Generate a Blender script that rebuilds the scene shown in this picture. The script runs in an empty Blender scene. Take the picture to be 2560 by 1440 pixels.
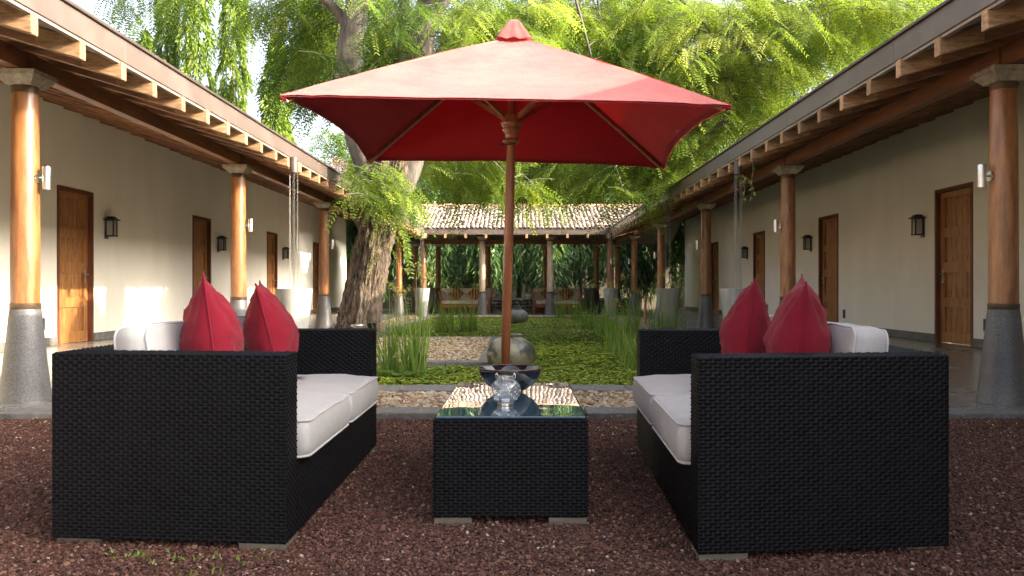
import bpy, bmesh, math, random
import numpy as np
from mathutils import Vector, Matrix, noise as mnoise

random.seed(11)
RNG = np.random.default_rng(23)
SC = bpy.context.scene
COL = SC.collection
R = math.radians

# ------------------------------------------------------------------ camera
FPX = 2048.0                       # focal length in pixels of a 2560 px wide frame
CAMZ = 0.90
cam_data = bpy.data.cameras.new('camera')
cam_data.sensor_width = 36.0
cam_data.lens = 36.0 * FPX / 2560.0
cam_data.shift_x = -20.0 / 2560.0  # the wings vanish a little right of the middle of the frame
cam_data.clip_start = 0.05
cam_data.clip_end = 2000
cam = bpy.data.objects.new('camera', cam_data)
cam.location = (0, 0, CAMZ)
cam.rotation_euler = (R(90), 0, 0)
COL.objects.link(cam)
SC.camera = cam

# ------------------------------------------------------------------ sky, sun, exposure
SUN_TO = Vector((3.0, -1.0, 0)).normalized()
SUN_EL = math.atan(0.385)
SUN_TO = Vector((SUN_TO.x * math.cos(SUN_EL), SUN_TO.y * math.cos(SUN_EL), math.sin(SUN_EL)))
world = bpy.data.worlds.new('World')
SC.world = world
world.use_nodes = True
wn = world.node_tree
wn.nodes.clear()
w_out = wn.nodes.new('ShaderNodeOutputWorld')
w_bg = wn.nodes.new('ShaderNodeBackground')
w_sky = wn.nodes.new('ShaderNodeTexSky')
w_sky.sky_type = 'NISHITA'
w_sky.sun_disc = False
w_sky.sun_elevation = SUN_EL
w_sky.sun_rotation = math.atan2(SUN_TO.x, SUN_TO.y)
w_sky.air_density = 0.75
w_sky.dust_density = 7.0
w_sky.ozone_density = 1.0
w_bg.inputs['Strength'].default_value = 0.15
w_hs = wn.nodes.new('ShaderNodeHueSaturation')      # hazy, pale tropical sky
w_hs.inputs['Saturation'].default_value = 0.5
w_hs.inputs['Value'].default_value = 1.25
wn.links.new(w_sky.outputs[0], w_hs.inputs['Color'])
wn.links.new(w_hs.outputs[0], w_bg.inputs['Color'])
wn.links.new(w_bg.outputs[0], w_out.inputs['Surface'])

sun_data = bpy.data.lights.new('sun', 'SUN')
sun_data.energy = 2.95
sun_data.angle = R(0.53)
sun_data.color = (1.0, 0.86, 0.66)
sun = bpy.data.objects.new('sun', sun_data)
sun.rotation_euler = (-SUN_TO).to_track_quat('-Z', 'Y').to_euler()
sun.location = (30, -10, 20)
COL.objects.link(sun)

SC.view_settings.view_transform = 'Standard'
SC.view_settings.look = 'None'
SC.view_settings.exposure = 2.25
SC.view_settings.gamma = 1.0
SC.view_settings.use_curve_mapping = False
SC.cycles.max_bounces = 8
SC.cycles.diffuse_bounces = 5
SC.cycles.transparent_max_bounces = 12

# ------------------------------------------------------------------ helpers
def at(px, py, Y):
    """a point of the place from where the photo shows it and its depth Y in metres"""
    return Vector(((px - 1300) / FPX * Y, Y, CAMZ + (720 - py) / FPX * Y))

WPOS = {}

class MB:
    """collects shapes (place coordinates) for one mesh"""
    def __init__(s):
        s.v = []; s.f = []
    def add(s, verts, faces):
        o = len(s.v)
        s.v.extend([tuple(p) for p in verts])
        s.f.extend([tuple(i + o for i in f) for f in faces])
    def box(s, x0, x1, y0, y1, z0, z1):
        s.add([(x0,y0,z0),(x1,y0,z0),(x1,y1,z0),(x0,y1,z0),(x0,y0,z1),(x1,y0,z1),(x1,y1,z1),(x0,y1,z1)],
              [(0,3,2,1),(4,5,6,7),(0,1,5,4),(1,2,6,5),(2,3,7,6),(3,0,4,7)])
        return s
    def hexa(s, p):
        s.add(p, [(0,3,2,1),(4,5,6,7),(0,1,5,4),(1,2,6,5),(2,3,7,6),(3,0,4,7)]); return s
    def bar(s, a, b, w, h, up=Vector((0,0,1))):
        a = Vector(a); b = Vector(b); d = (b - a).normalized()
        sd = d.cross(up)
        if sd.length < 1e-4: sd = d.cross(Vector((0,1,0)))
        sd.normalize(); u = sd.cross(d).normalized()
        sd *= w / 2; u *= h / 2
        s.hexa([a-sd-u, a+sd-u, b+sd-u, b-sd-u, a-sd+u, a+sd+u, b+sd+u, b-sd+u]); return s
    def lathe(s, prof, cx=0, cy=0, n=24, cap=True):
        v = []; f = []
        for (r, z) in prof:
            for k in range(n):
                a = 2 * math.pi * k / n
                v.append((cx + r * math.cos(a), cy + r * math.sin(a), z))
        for i in range(len(prof) - 1):
            for k in range(n):
                k2 = (k + 1) % n
                f.append((i*n+k, i*n+k2, (i+1)*n+k2, (i+1)*n+k))
        if cap:
            f.append(tuple(range(n - 1, -1, -1)))
            m = (len(prof) - 1) * n
            f.append(tuple(range(m, m + n)))
        s.add(v, f); return s
    def tube(s, pts, rad, n=8, cap=True):
        pts = [Vector(p) for p in pts]
        if not hasattr(rad, '__len__'): rad = [rad] * len(pts)
        v = []; f = []
        prev = None
        for i, p in enumerate(pts):
            if i == 0: d = pts[1] - pts[0]
            elif i == len(pts) - 1: d = pts[-1] - pts[-2]
            else: d = pts[i+1] - pts[i-1]
            d.normalize()
            if prev is None:
                sd = d.cross(Vector((0, 0, 1)))
                if sd.length < 1e-3: sd = d.cross(Vector((1, 0, 0)))
            else:
                sd = prev - d * prev.dot(d)
            sd.normalize(); prev = sd
            u = d.cross(sd)
            for k in range(n):
                a = 2 * math.pi * k / n
                v.append(p + (sd * math.cos(a) + u * math.sin(a)) * rad[i])
        for i in range(len(pts) - 1):
            for k in range(n):
                k2 = (k + 1) % n
                f.append((i*n+k, i*n+k2, (i+1)*n+k2, (i+1)*n+k))
        if cap:
            f.append(tuple(range(n - 1, -1, -1)))
            m = (len(pts) - 1) * n
            f.append(tuple(range(m, m + n)))
        s.add(v, f); return s
    def build(s, name, mat, parent=None, origin=None, smooth=False, bevel=0):
        if origin is None:
            origin = WPOS.get(parent.name, Vector((0,0,0))) if parent else Vector((0,0,0))
        origin = Vector(origin)
        me = bpy.data.meshes.new(name)
        me.from_pydata([(p[0]-origin.x, p[1]-origin.y, p[2]-origin.z) for p in s.v], [], s.f)
        return link(name, me, mat, parent, origin, smooth, bevel)

def link(name, me, mat, parent=None, origin=(0,0,0), smooth=False, bevel=0):
    origin = Vector(origin)
    if mat is not None and len(me.materials) == 0: me.materials.append(mat)
    if smooth:
        me.polygons.foreach_set('use_smooth', [True] * len(me.polygons))
    o = bpy.data.objects.new(name, me)
    COL.objects.link(o)
    if bevel:
        b = o.modifiers.new('bevel', 'BEVEL'); b.width = bevel; b.segments = 2; b.limit_method = 'ANGLE'
    if parent is not None:
        o.parent = parent
        o.location = origin - WPOS.get(parent.name, Vector((0,0,0)))
    else:
        o.location = origin
    WPOS[o.name] = origin
    return o

def smooth_by_angle(o, deg=40):
    me = o.data
    me.polygons.foreach_set('use_smooth', [True] * len(me.polygons))
    bm = bmesh.new(); bm.from_mesh(me)
    for e in bm.edges:
        if len(e.link_faces) == 2 and e.calc_face_angle(0) > R(deg): e.smooth = False
    bm.to_mesh(me); bm.free()
    return o

def inst(src, name, parent, loc, rotz=0, scale=None):
    o = bpy.data.objects.new(name, src.data if hasattr(src, 'data') else src)
    COL.objects.link(o)
    if parent is not None:
        o.parent = parent
        o.location = Vector(loc) - WPOS.get(parent.name, Vector((0,0,0)))
    else:
        o.location = loc
    o.rotation_euler = (0, 0, rotz)
    if scale: o.scale = scale
    WPOS[o.name] = Vector(loc)
    return o

def tag(o, label=None, cat=None, group=None, kind=None):
    if label: o['label'] = label
    if cat: o['category'] = cat
    if group: o['group'] = group
    if kind: o['kind'] = kind
    return o

def thing(name, loc, label, cat, group=None, rotz=0):
    o = bpy.data.objects.new(name, None)
    o.empty_display_size = 0.1
    o.location = loc; o.rotation_euler = (0, 0, rotz)
    COL.objects.link(o)
    WPOS[o.name] = Vector(loc)
    return tag(o, label, cat, group)

def np_mesh(name, verts, faces4, mat, parent=None, origin=(0,0,0), tint=None, smooth=False):
    """big mesh of quads from arrays; tint is one value per face"""
    origin = Vector(origin)
    verts = np.asarray(verts, dtype=np.float32) - np.array(origin, dtype=np.float32)
    faces4 = np.asarray(faces4, dtype=np.int32)
    me = bpy.data.meshes.new(name)
    nf = len(faces4)
    me.vertices.add(len(verts)); me.vertices.foreach_set('co', verts.ravel())
    me.loops.add(nf * 4); me.loops.foreach_set('vertex_index', faces4.ravel())
    me.polygons.add(nf)
    me.polygons.foreach_set('loop_start', np.arange(0, nf * 4, 4, dtype=np.int32))
    if tint is not None:
        a = me.attributes.new('tint', 'FLOAT', 'FACE')
        a.data.foreach_set('value', np.asarray(tint, dtype=np.float32))
    me.update(calc_edges=True)
    if smooth: me.polygons.foreach_set('use_smooth', np.ones(nf, dtype=bool))
    return link(name, me, mat, parent, origin)

# ------------------------------------------------------------------ materials
def newmat(name):
    m = bpy.data.materials.new(name); m.use_nodes = True
    nt = m.node_tree; nt.nodes.clear()
    out = nt.nodes.new('ShaderNodeOutputMaterial')
    return m, nt, out

def nd(nt, t, **kw):
    n = nt.nodes.new(t)
    for k, v in kw.items():
        if k.startswith('i_'): n.inputs[k[2:].replace('_', ' ')].default_value = v
        else: setattr(n, k, v)
    return n

def c4(c): return (c[0], c[1], c[2], 1)

def M(name, c1, c2=None, scale=6, rough=0.6, rvar=0.1, bump=0.0, bscale=None, stretch=(1,1,1), metallic=0.0,
      spec=0.5, detail=6, rand=0.0, coat=0.0, big=0.12, bigscale=1.3, lo=0.35, hi=0.65, speck=None, bdist=0.01):
    m, nt, out = newmat(name)
    p = nd(nt, 'ShaderNodeBsdfPrincipled')
    nt.links.new(p.outputs[0], out.inputs[0])
    tc = nd(nt, 'ShaderNodeTexCoord')
    mp = nd(nt, 'ShaderNodeMapping'); mp.inputs['Scale'].default_value = stretch
    nt.links.new(tc.outputs['Object'], mp.inputs[0])
    vec = mp.outputs[0]
    oi = nd(nt, 'ShaderNodeObjectInfo')
    if rand:
        ad = nd(nt, 'ShaderNodeVectorMath', operation='ADD')
        mu = nd(nt, 'ShaderNodeMath', operation='MULTIPLY'); mu.inputs[1].default_value = 37.0
        nt.links.new(oi.outputs['Random'], mu.inputs[0])
        nt.links.new(vec, ad.inputs[0]); nt.links.new(mu.outputs[0], ad.inputs[1])
        vec = ad.outputs[0]
    n1 = nd(nt, 'ShaderNodeTexNoise'); n1.inputs['Scale'].default_value = scale; n1.inputs['Detail'].default_value = detail
    n1.inputs['Roughness'].default_value = 0.62
    nt.links.new(vec, n1.inputs['Vector'])
    ramp = nd(nt, 'ShaderNodeValToRGB')
    ramp.color_ramp.elements[0].position = lo; ramp.color_ramp.elements[1].position = hi
    ramp.color_ramp.elements[0].color = c4(c1); ramp.color_ramp.elements[1].color = c4(c2 or c1)
    nt.links.new(n1.outputs['Fac'], ramp.inputs[0])
    colr = ramp.outputs[0]
    if speck:
        sc_, amt, ccol = speck
        n3 = nd(nt, 'ShaderNodeTexNoise'); n3.inputs['Scale'].default_value = sc_; n3.inputs['Detail'].default_value = 2
        nt.links.new(tc.outputs['Object'], n3.inputs['Vector'])
        r3 = nd(nt, 'ShaderNodeValToRGB'); r3.color_ramp.elements[0].position = 0.55; r3.color_ramp.elements[1].position = 0.66
        nt.links.new(n3.outputs['Fac'], r3.inputs[0])
        mm = nd(nt, 'ShaderNodeMath', operation='MULTIPLY'); mm.inputs[1].default_value = amt
        nt.links.new(r3.outputs[0], mm.inputs[0])
        mx = nd(nt, 'ShaderNodeMix', data_type='RGBA'); mx.inputs['B'].default_value = c4(ccol)
        nt.links.new(mm.outputs[0], mx.inputs['Factor']); nt.links.new(colr, mx.inputs['A'])
        colr = mx.outputs['Result']
    # slow change of value over the surface, and from one piece to the next
    n2 = nd(nt, 'ShaderNodeTexNoise'); n2.inputs['Scale'].default_value = bigscale; n2.inputs['Detail'].default_value = 3
    nt.links.new(tc.outputs['Object'] if not rand else vec, n2.inputs['Vector'])
    mr = nd(nt, 'ShaderNodeMapRange'); mr.inputs['From Min'].default_value = 0.25; mr.inputs['From Max'].default_value = 0.75
    mr.inputs['To Min'].default_value = 1 - big; mr.inputs['To Max'].default_value = 1 + big
    nt.links.new(n2.outputs['Fac'], mr.inputs['Value'])
    val = mr.outputs[0]
    if rand:
        mr2 = nd(nt, 'ShaderNodeMapRange'); mr2.inputs['To Min'].default_value = 1 - rand; mr2.inputs['To Max'].default_value = 1 + rand
        nt.links.new(oi.outputs['Random'], mr2.inputs['Value'])
        m2 = nd(nt, 'ShaderNodeMath', operation='MULTIPLY')
        nt.links.new(val, m2.inputs[0]); nt.links.new(mr2.outputs[0], m2.inputs[1]); val = m2.outputs[0]
    hs = nd(nt, 'ShaderNodeHueSaturation')
    nt.links.new(colr, hs.inputs['Color']); nt.links.new(val, hs.inputs['Value'])
    nt.links.new(hs.outputs[0], p.inputs['Base Color'])
    rr = nd(nt, 'ShaderNodeMapRange'); rr.inputs['To Min'].default_value = max(0.02, rough - rvar); rr.inputs['To Max'].default_value = min(1, rough + rvar)
    nt.links.new(n1.outputs['Fac'], rr.inputs['Value']); nt.links.new(rr.outputs[0], p.inputs['Roughness'])
    p.inputs['Metallic'].default_value = metallic
    p.inputs['Specular IOR Level'].default_value = spec
    p.inputs['Coat Weight'].default_value = coat
    if bump:
        nb = nd(nt, 'ShaderNodeTexNoise'); nb.inputs['Scale'].default_value = bscale or scale * 3; nb.inputs['Detail'].default_value = 5
        nt.links.new(vec, nb.inputs['Vector'])
        b = nd(nt, 'ShaderNodeBump'); b.inputs['Strength'].default_value = bump; b.inputs['Distance'].default_value = bdist
        nt.links.new(nb.outputs['Fac'], b.inputs['Height']); nt.links.new(b.outputs[0], p.inputs['Normal'])
    return m

def leafmat(name, stops, transl=0.35, rough=0.45, spec=0.35, tscale=(1.0, 1.0, 0.5)):
    """foliage: 'tint' picks the leaf's own colour"""
    m, nt, out = newmat(name)
    at_ = nd(nt, 'ShaderNodeAttribute'); at_.attribute_name = 'tint'
    ramp = nd(nt, 'ShaderNodeValToRGB')
    els = ramp.color_ramp.elements
    els[0].position = stops[0][0]; els[0].color = c4(stops[0][1])
    els[1].position = stops[-1][0]; els[1].color = c4(stops[-1][1])
    for pos, c in stops[1:-1]:
        e = els.new(pos); e.color = c4(c)
    nt.links.new(at_.outputs['Fac'], ramp.inputs[0])
    p = nd(nt, 'ShaderNodeBsdfPrincipled'); p.inputs['Roughness'].default_value = rough; p.inputs['Specular IOR Level'].default_value = spec
    nt.links.new(ramp.outputs[0], p.inputs['Base Color'])
    tr = nd(nt, 'ShaderNodeBsdfTranslucent')
    tm = nd(nt, 'ShaderNodeMix', data_type='RGBA', blend_type='MULTIPLY'); tm.inputs['Factor'].default_value = 1
    tm.inputs['B'].default_value = (1.45 * tscale[0], 1.5 * tscale[1], 1.4 * tscale[2], 1)
    nt.links.new(ramp.outputs[0], tm.inputs['A']); nt.links.new(tm.outputs['Result'], tr.inputs['Color'])
    mx = nd(nt, 'ShaderNodeMixShader'); mx.inputs[0].default_value = transl
    nt.links.new(p.outputs[0], mx.inputs[1]); nt.links.new(tr.outputs[0], mx.inputs[2])
    nt.links.new(mx.outputs[0], out.inputs[0])
    return m

def pebblemat(name, stops, rough=0.8, nscale=60, nvar=0.25):
    """loose stones: each stone takes its own colour"""
    m, nt, out = newmat(name)
    p = nd(nt, 'ShaderNodeBsdfPrincipled'); p.inputs['Roughness'].default_value = rough; p.inputs['Specular IOR Level'].default_value = 0.3
    oi = nd(nt, 'ShaderNodeObjectInfo'); ramp = nd(nt, 'ShaderNodeValToRGB')
    els = ramp.color_ramp.elements
    els[0].position = stops[0][0]; els[0].color = c4(stops[0][1]); els[1].position = stops[-1][0]; els[1].color = c4(stops[-1][1])
    for pos, c in stops[1:-1]:
        e = els.new(pos); e.color = c4(c)
    nt.links.new(oi.outputs['Random'], ramp.inputs[0])
    tc = nd(nt, 'ShaderNodeTexCoord'); n = nd(nt, 'ShaderNodeTexNoise'); n.inputs['Scale'].default_value = nscale; n.inputs['Detail'].default_value = 4
    nt.links.new(tc.outputs['Object'], n.inputs['Vector'])
    mr = nd(nt, 'ShaderNodeMapRange'); mr.inputs['To Min'].default_value = 1 - nvar; mr.inputs['To Max'].default_value = 1 + nvar
    nt.links.new(n.outputs['Fac'], mr.inputs['Value'])
    hs = nd(nt, 'ShaderNodeHueSaturation'); nt.links.new(ramp.outputs[0], hs.inputs['Color']); nt.links.new(mr.outputs[0], hs.inputs['Value'])
    nt.links.new(hs.outputs[0], p.inputs['Base Color']); nt.links.new(p.outputs[0], out.inputs[0])
    return m

def fabricmat(name, c1, c2, rough=0.9, transl=0.0, tcol=None, thread=900, sheen=0.3, streak=0.0, stretch=(1,1,1)):
    m, nt, out = newmat(name)
    tc = nd(nt, 'ShaderNodeTexCoord')
    mp = nd(nt, 'ShaderNodeMapping'); mp.inputs['Scale'].default_value = stretch; nt.links.new(tc.outputs['Object'], mp.inputs[0])
    n = nd(nt, 'ShaderNodeTexNoise'); n.inputs['Scale'].default_value = 3.0; n.inputs['Detail'].default_value = 8; n.inputs['Roughness'].default_value = 0.7
    nt.links.new(mp.outputs[0], n.inputs['Vector'])
    ramp = nd(nt, 'ShaderNodeValToRGB'); ramp.color_ramp.elements[0].position = 0.3; ramp.color_ramp.elements[1].position = 0.72
    ramp.color_ramp.elements[0].color = c4(c1); ramp.color_ramp.elements[1].color = c4(c2)
    nt.links.new(n.outputs['Fac'], ramp.inputs[0])
    p = nd(nt, 'ShaderNodeBsdfPrincipled'); p.inputs['Roughness'].default_value = rough; p.inputs['Specular IOR Level'].default_value = 0.2
    p.inputs['Sheen Weight'].default_value = sheen; p.inputs['Sheen Roughness'].default_value = 0.5
    col = ramp.outputs[0]
    if streak:
        n2 = nd(nt, 'ShaderNodeTexNoise'); n2.inputs['Scale'].default_value = 1.0; n2.inputs['Detail'].default_value = 3
        mp2 = nd(nt, 'ShaderNodeMapping'); mp2.inputs['Scale'].default_value = (170, 170, 9); nt.links.new(tc.outputs['Object'], mp2.inputs[0])
        nt.links.new(mp2.outputs[0], n2.inputs['Vector'])
        mr = nd(nt, 'ShaderNodeMapRange'); mr.inputs['From Min'].default_value = .3; mr.inputs['From Max'].default_value = .7
        mr.inputs['To Min'].default_value = 1 - streak; mr.inputs['To Max'].default_value = 1 + streak
        nt.links.new(n2.outputs['Fac'], mr.inputs['Value'])
        hs = nd(nt, 'ShaderNodeHueSaturation'); nt.links.new(col, hs.inputs['Color']); nt.links.new(mr.outputs[0], hs.inputs['Value']); col = hs.outputs[0]
    nt.links.new(col, p.inputs['Base Color'])
    nb = nd(nt, 'ShaderNodeTexNoise'); nb.inputs['Scale'].default_value = thread; nb.inputs['Detail'].default_value = 1
    nt.links.new(tc.outputs['Object'], nb.inputs['Vector'])
    nc = nd(nt, 'ShaderNodeTexNoise'); nc.inputs['Scale'].default_value = 9; nc.inputs['Detail'].default_value = 3
    nt.links.new(tc.outputs['Object'], nc.inputs['Vector'])
    ma = nd(nt, 'ShaderNodeMath', operation='MULTIPLY_ADD'); ma.inputs[1].default_value = 8.0
    nt.links.new(nc.outputs['Fac'], ma.inputs[0]); nt.links.new(nb.outputs['Fac'], ma.inputs[2])
    b = nd(nt, 'ShaderNodeBump'); b.inputs['Strength'].default_value = 0.35; b.inputs['Distance'].default_value = 0.002
    nt.links.new(ma.outputs[0], b.inputs['Height']); nt.links.new(b.outputs[0], p.inputs['Normal'])
    if transl:
        tr = nd(nt, 'ShaderNodeBsdfTranslucent'); tr.inputs['Color'].default_value = c4(tcol or c1)
        mx = nd(nt, 'ShaderNodeMixShader'); mx.inputs[0].default_value = transl
        nt.links.new(p.outputs[0], mx.inputs[1]); nt.links.new(tr.outputs[0], mx.inputs[2]); nt.links.new(mx.outputs[0], out.inputs[0])
    else:
        nt.links.new(p.outputs[0], out.inputs[0])
    return m

MAT = {}
MAT['plaster'] = M('plaster', (.77,.715,.605), (.86,.805,.69), scale=1.5, rough=.9, bump=.12, bscale=40, big=.06, bigscale=.5, stretch=(1,1,.45), lo=.28, hi=.72)
MAT['skirting'] = M('skirting_stone', (.10,.095,.085), (.17,.16,.145), scale=9, rough=.6, bump=.1)
MAT['floor'] = M('polished_floor', (.175,.16,.14), (.215,.20,.175), scale=1.1, rough=.26, rvar=.06, bump=.015, bscale=30, big=.08)
MAT['beam'] = M('dark_timber', (.13,.045,.018), (.26,.10,.04), scale=5, rough=.5, stretch=(1.5,.35,3), bump=.12, bscale=22, rand=.12)
MAT['rafter'] = M('rafter_timber', (.12,.048,.02), (.27,.12,.05), scale=6, rough=.55, stretch=(.5,4,4), bump=.15, bscale=22, rand=.25)
MAT['rafter_end'] = M('weathered_sunlit_rafter_end', (.20,.10,.045), (.42,.26,.13), scale=16, rough=.8, stretch=(.6,3,3), bump=.3, bscale=26, rand=.28)
MAT['soffit'] = M('soffit_board', (.20,.16,.12), (.30,.25,.19), scale=5, rough=.75, stretch=(4,.5,1))
MAT['fascia'] = M('brown_painted_metal', (.095,.070,.060), (.125,.094,.081), scale=2.5, rough=.42, bump=.02, bscale=8, spec=.5, big=.1)
MAT['fascia_lip'] = M('dark_gutter_lip', (.055,.042,.036), (.075,.056,.048), scale=4, rough=.45)
MAT['shaft'] = M('polished_column_timber', (.15,.05,.016), (.34,.14,.044), scale=9, rough=.36, stretch=(2.2,2.2,.35), bump=.12, bscale=60, coat=.15, rand=.14, speck=(220,.35,(.5,.26,.1)))
MAT['shaft_pale'] = M('pale_column_timber', (.30,.22,.14), (.46,.36,.25), scale=9, rough=.6, stretch=(2.2,2.2,.35), bump=.12, bscale=60)
MAT['granite'] = M('grey_terrazzo', (.055,.052,.052), (.11,.105,.103), scale=70, rough=.42, bump=.08, bscale=120, detail=3, big=.25, bigscale=4, speck=(260,.3,(.26,.24,.235)))  # darkened so the stone colour carries the shade on the near base
MAT['capital'] = M('weathered_capital_stone', (.22,.19,.14), (.42,.37,.29), scale=18, rough=.9, bump=.35, bscale=30, big=.2)
MAT['band'] = M('dark_metal_band', (.075,.045,.028), (.12,.075,.045), scale=12, rough=.4, metallic=.5)
MAT['door'] = M('teak_door', (.22,.088,.026), (.42,.19,.062), scale=6, rough=.42, stretch=(3,4,.35), bump=.1, bscale=30, rand=.06)
MAT['frame'] = M('red_brown_door_frame', (.10,.03,.016), (.17,.055,.028), scale=6, rough=.45, stretch=(3,3,.4))
MAT['steel'] = M('brushed_steel', (.55,.53,.51), (.68,.66,.63), scale=40, rough=.3, metallic=1, stretch=(1,1,.05))
MAT['iron'] = M('black_iron', (.018,.014,.012), (.035,.026,.022), scale=20, rough=.5, metallic=.4)
MAT['lamp_glass'] = M('frosted_lamp_glass', (.26,.25,.22), (.34,.33,.30), scale=3, rough=.12, spec=.7)
MAT['socket'] = M('dark_socket', (.035,.033,.03), (.06,.055,.05), scale=10, rough=.5)
MAT['kerb'] = M('worn_concrete', (.095,.09,.083), (.17,.16,.148), scale=14, rough=.85, bump=.3, bscale=50, rand=.12, big=.2, speck=(90,.4,(.22,.205,.185)))
MAT['pot'] = M('weathered_concrete_pot', (.22,.215,.19), (.33,.32,.285), scale=4, rough=.85, bump=.15, bscale=40, stretch=(2,2,.5), big=.22, rand=.08)
MAT['jar'] = M('mottled_glazed_jar', (.06,.06,.053), (.19,.175,.11), scale=5.5, rough=.35, rvar=.2, bump=.15, bscale=30, big=.25, bigscale=5, lo=.46, hi=.52, detail=9)
MAT['jar_dark'] = M('dark_stone_jar', (.07,.072,.066), (.16,.16,.145), scale=6, rough=.6, bump=.2, bscale=30, big=.2, bigscale=4)
MAT['wicker'] = M('black_wicker', (.0020,.0019,.0027), (.0038,.0037,.0052), scale=14, rough=.47, rvar=.12, spec=.10, big=.1)
MAT['wicker_back'] = M('wicker_backing', (.004,.004,.005), (.006,.006,.007), scale=20, rough=.9)
MAT['foot'] = M('grey_foot_wood', (.09,.078,.06), (.15,.13,.10), scale=10, rough=.85, stretch=(1,1,6))
MAT['cream'] = fabricmat('cream_canvas', (.38,.362,.35), (.45,.432,.418), sheen=.1, thread=500, streak=.05)
MAT['piping'] = fabricmat('cream_piping', (.40,.375,.355), (.48,.45,.43))
MAT['red'] = fabricmat('red_pillow_cloth', (.17,.006,.016), (.225,.011,.024), sheen=.05, thread=700)
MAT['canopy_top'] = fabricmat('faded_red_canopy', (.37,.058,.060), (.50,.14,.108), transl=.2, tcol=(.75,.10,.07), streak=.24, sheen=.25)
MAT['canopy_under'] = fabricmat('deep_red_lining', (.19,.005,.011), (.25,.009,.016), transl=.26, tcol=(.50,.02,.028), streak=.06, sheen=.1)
MAT['umbrella_wood'] = M('oiled_umbrella_wood', (.20,.065,.022), (.34,.125,.045), scale=7, rough=.4, stretch=(4,4,.4), bump=.05, coat=.1)
MAT['bronze'] = M('dark_bronze', (.06,.045,.03), (.10,.07,.045), scale=20, rough=.5, metallic=.8)
MAT['bowl'] = M('glazed_black_bowl', (.006,.008,.012), (.010,.013,.02), scale=3, rough=.08, rvar=.03, spec=.6, coat=.6)
MAT['bowl_rim'] = M('brown_bowl_rim', (.12,.05,.025), (.20,.10,.05), scale=14, rough=.2)
MAT['bark'] = M('fissured_bark', (.026,.018,.013), (.165,.12,.083), scale=7, rough=.95, stretch=(3,3,1.0), bump=1.0, bscale=9, lo=.36, hi=.62, big=.25, bigscale=2.2, bdist=.05, detail=9)
MAT['bark_smooth'] = M('grey_bark', (.05,.042,.034), (.13,.11,.09), scale=5, rough=.95, stretch=(1.5,1.5,.6), bump=.6, bscale=14, big=.3, bdist=.02)
MAT['bark_dark'] = M('dark_trunk_bark', (.06,.05,.04), (.16,.14,.11), scale=7, rough=.95, bump=.5, stretch=(2,2,.5))
MAT['stone'] = M('rubble_stone', (.10,.095,.085), (.25,.235,.20), scale=7, rough=.9, bump=.4, bscale=20, rand=.3)
MAT['mortar'] = M('dark_mortar', (.05,.045,.04), (.085,.08,.07), scale=12, rough=.95)
MAT['wall_dark'] = M('mossy_boundary_wall', (.075,.065,.045), (.16,.135,.09), scale=3, rough=.95, bump=.3, bscale=20, stretch=(1,1,.4))
MAT['soil'] = M('garden_soil', (.05,.045,.03), (.09,.08,.05), scale=8, rough=1, bump=.4)
MAT['lawn'] = M('grassy_ground', (.05,.07,.025), (.10,.12,.045), scale=3, rough=1, bump=.4)
MAT['water'] = M('dark_pond_water', (.018,.026,.012), (.03,.04,.018), scale=2, rough=.08, spec=.5)
MAT['gravel_base'] = M('red_gravel_bed', (.045,.02,.014), (.13,.06,.042), scale=90, rough=.95, bump=.8, bscale=120, big=.18, bigscale=2, bdist=.02)
MAT['cobble_base'] = M('sandy_bed', (.12,.09,.06), (.22,.165,.11), scale=40, rough=.95, bump=.6)
MAT['gravel'] = pebblemat('red_lava_stones', [(0,(.036,.016,.012)),(.3,(.070,.030,.021)),(.65,(.11,.048,.034)),(.93,(.165,.078,.056)),(.985,(.24,.135,.09)),(.998,(.36,.29,.24)),(1,(.5,.45,.41))])
MAT['cobble'] = pebblemat('river_pebbles', [(0,(.13,.085,.05)),(.25,(.25,.165,.09)),(.5,(.36,.26,.16)),(.75,(.42,.32,.21)),(.92,(.36,.33,.27)),(1,(.50,.45,.37))], nscale=25)
MAT['tile'] = M('old_clay_tile', (.10,.072,.055), (.42,.345,.28), scale=5, rough=.9, bump=.4, bscale=30, rand=.38, lo=.36, hi=.58, big=.25, bigscale=6)
MAT['tile_bed'] = M('clay_tile_channels', (.07,.05,.04), (.22,.15,.11), scale=5, rough=.95, big=.25, bigscale=4)
MAT['ridge_tile'] = M('clay_ridge_tile', (.24,.13,.08), (.46,.30,.2), scale=5, rough=.9, bump=.3, rand=.25)
MAT['sofa_wood'] = M('red_teak', (.22,.065,.022), (.36,.125,.045), scale=7, rough=.4, stretch=(4,1,1))
MAT['sofa_cream'] = fabricmat('sand_canvas', (.48,.42,.32), (.58,.52,.41))
MAT['chain'] = M('grey_chain', (.15,.145,.135), (.24,.235,.22), scale=30, rough=.5, metallic=.6)
MAT['vine_stem'] = M('vine_stem', (.12,.13,.05), (.18,.19,.08), scale=20, rough=.8)
MAT['wire'] = M('black_cable', (.03,.03,.03), (.05,.05,.05), scale=10, rough=.6)
MAT['petal'] = M('yellow_petals', (.55,.38,.05), (.65,.50,.10), scale=50, rough=.7)
MAT['post'] = M('orange_post', (.36,.16,.06), (.48,.24,.10), scale=9, rough=.7)

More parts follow.
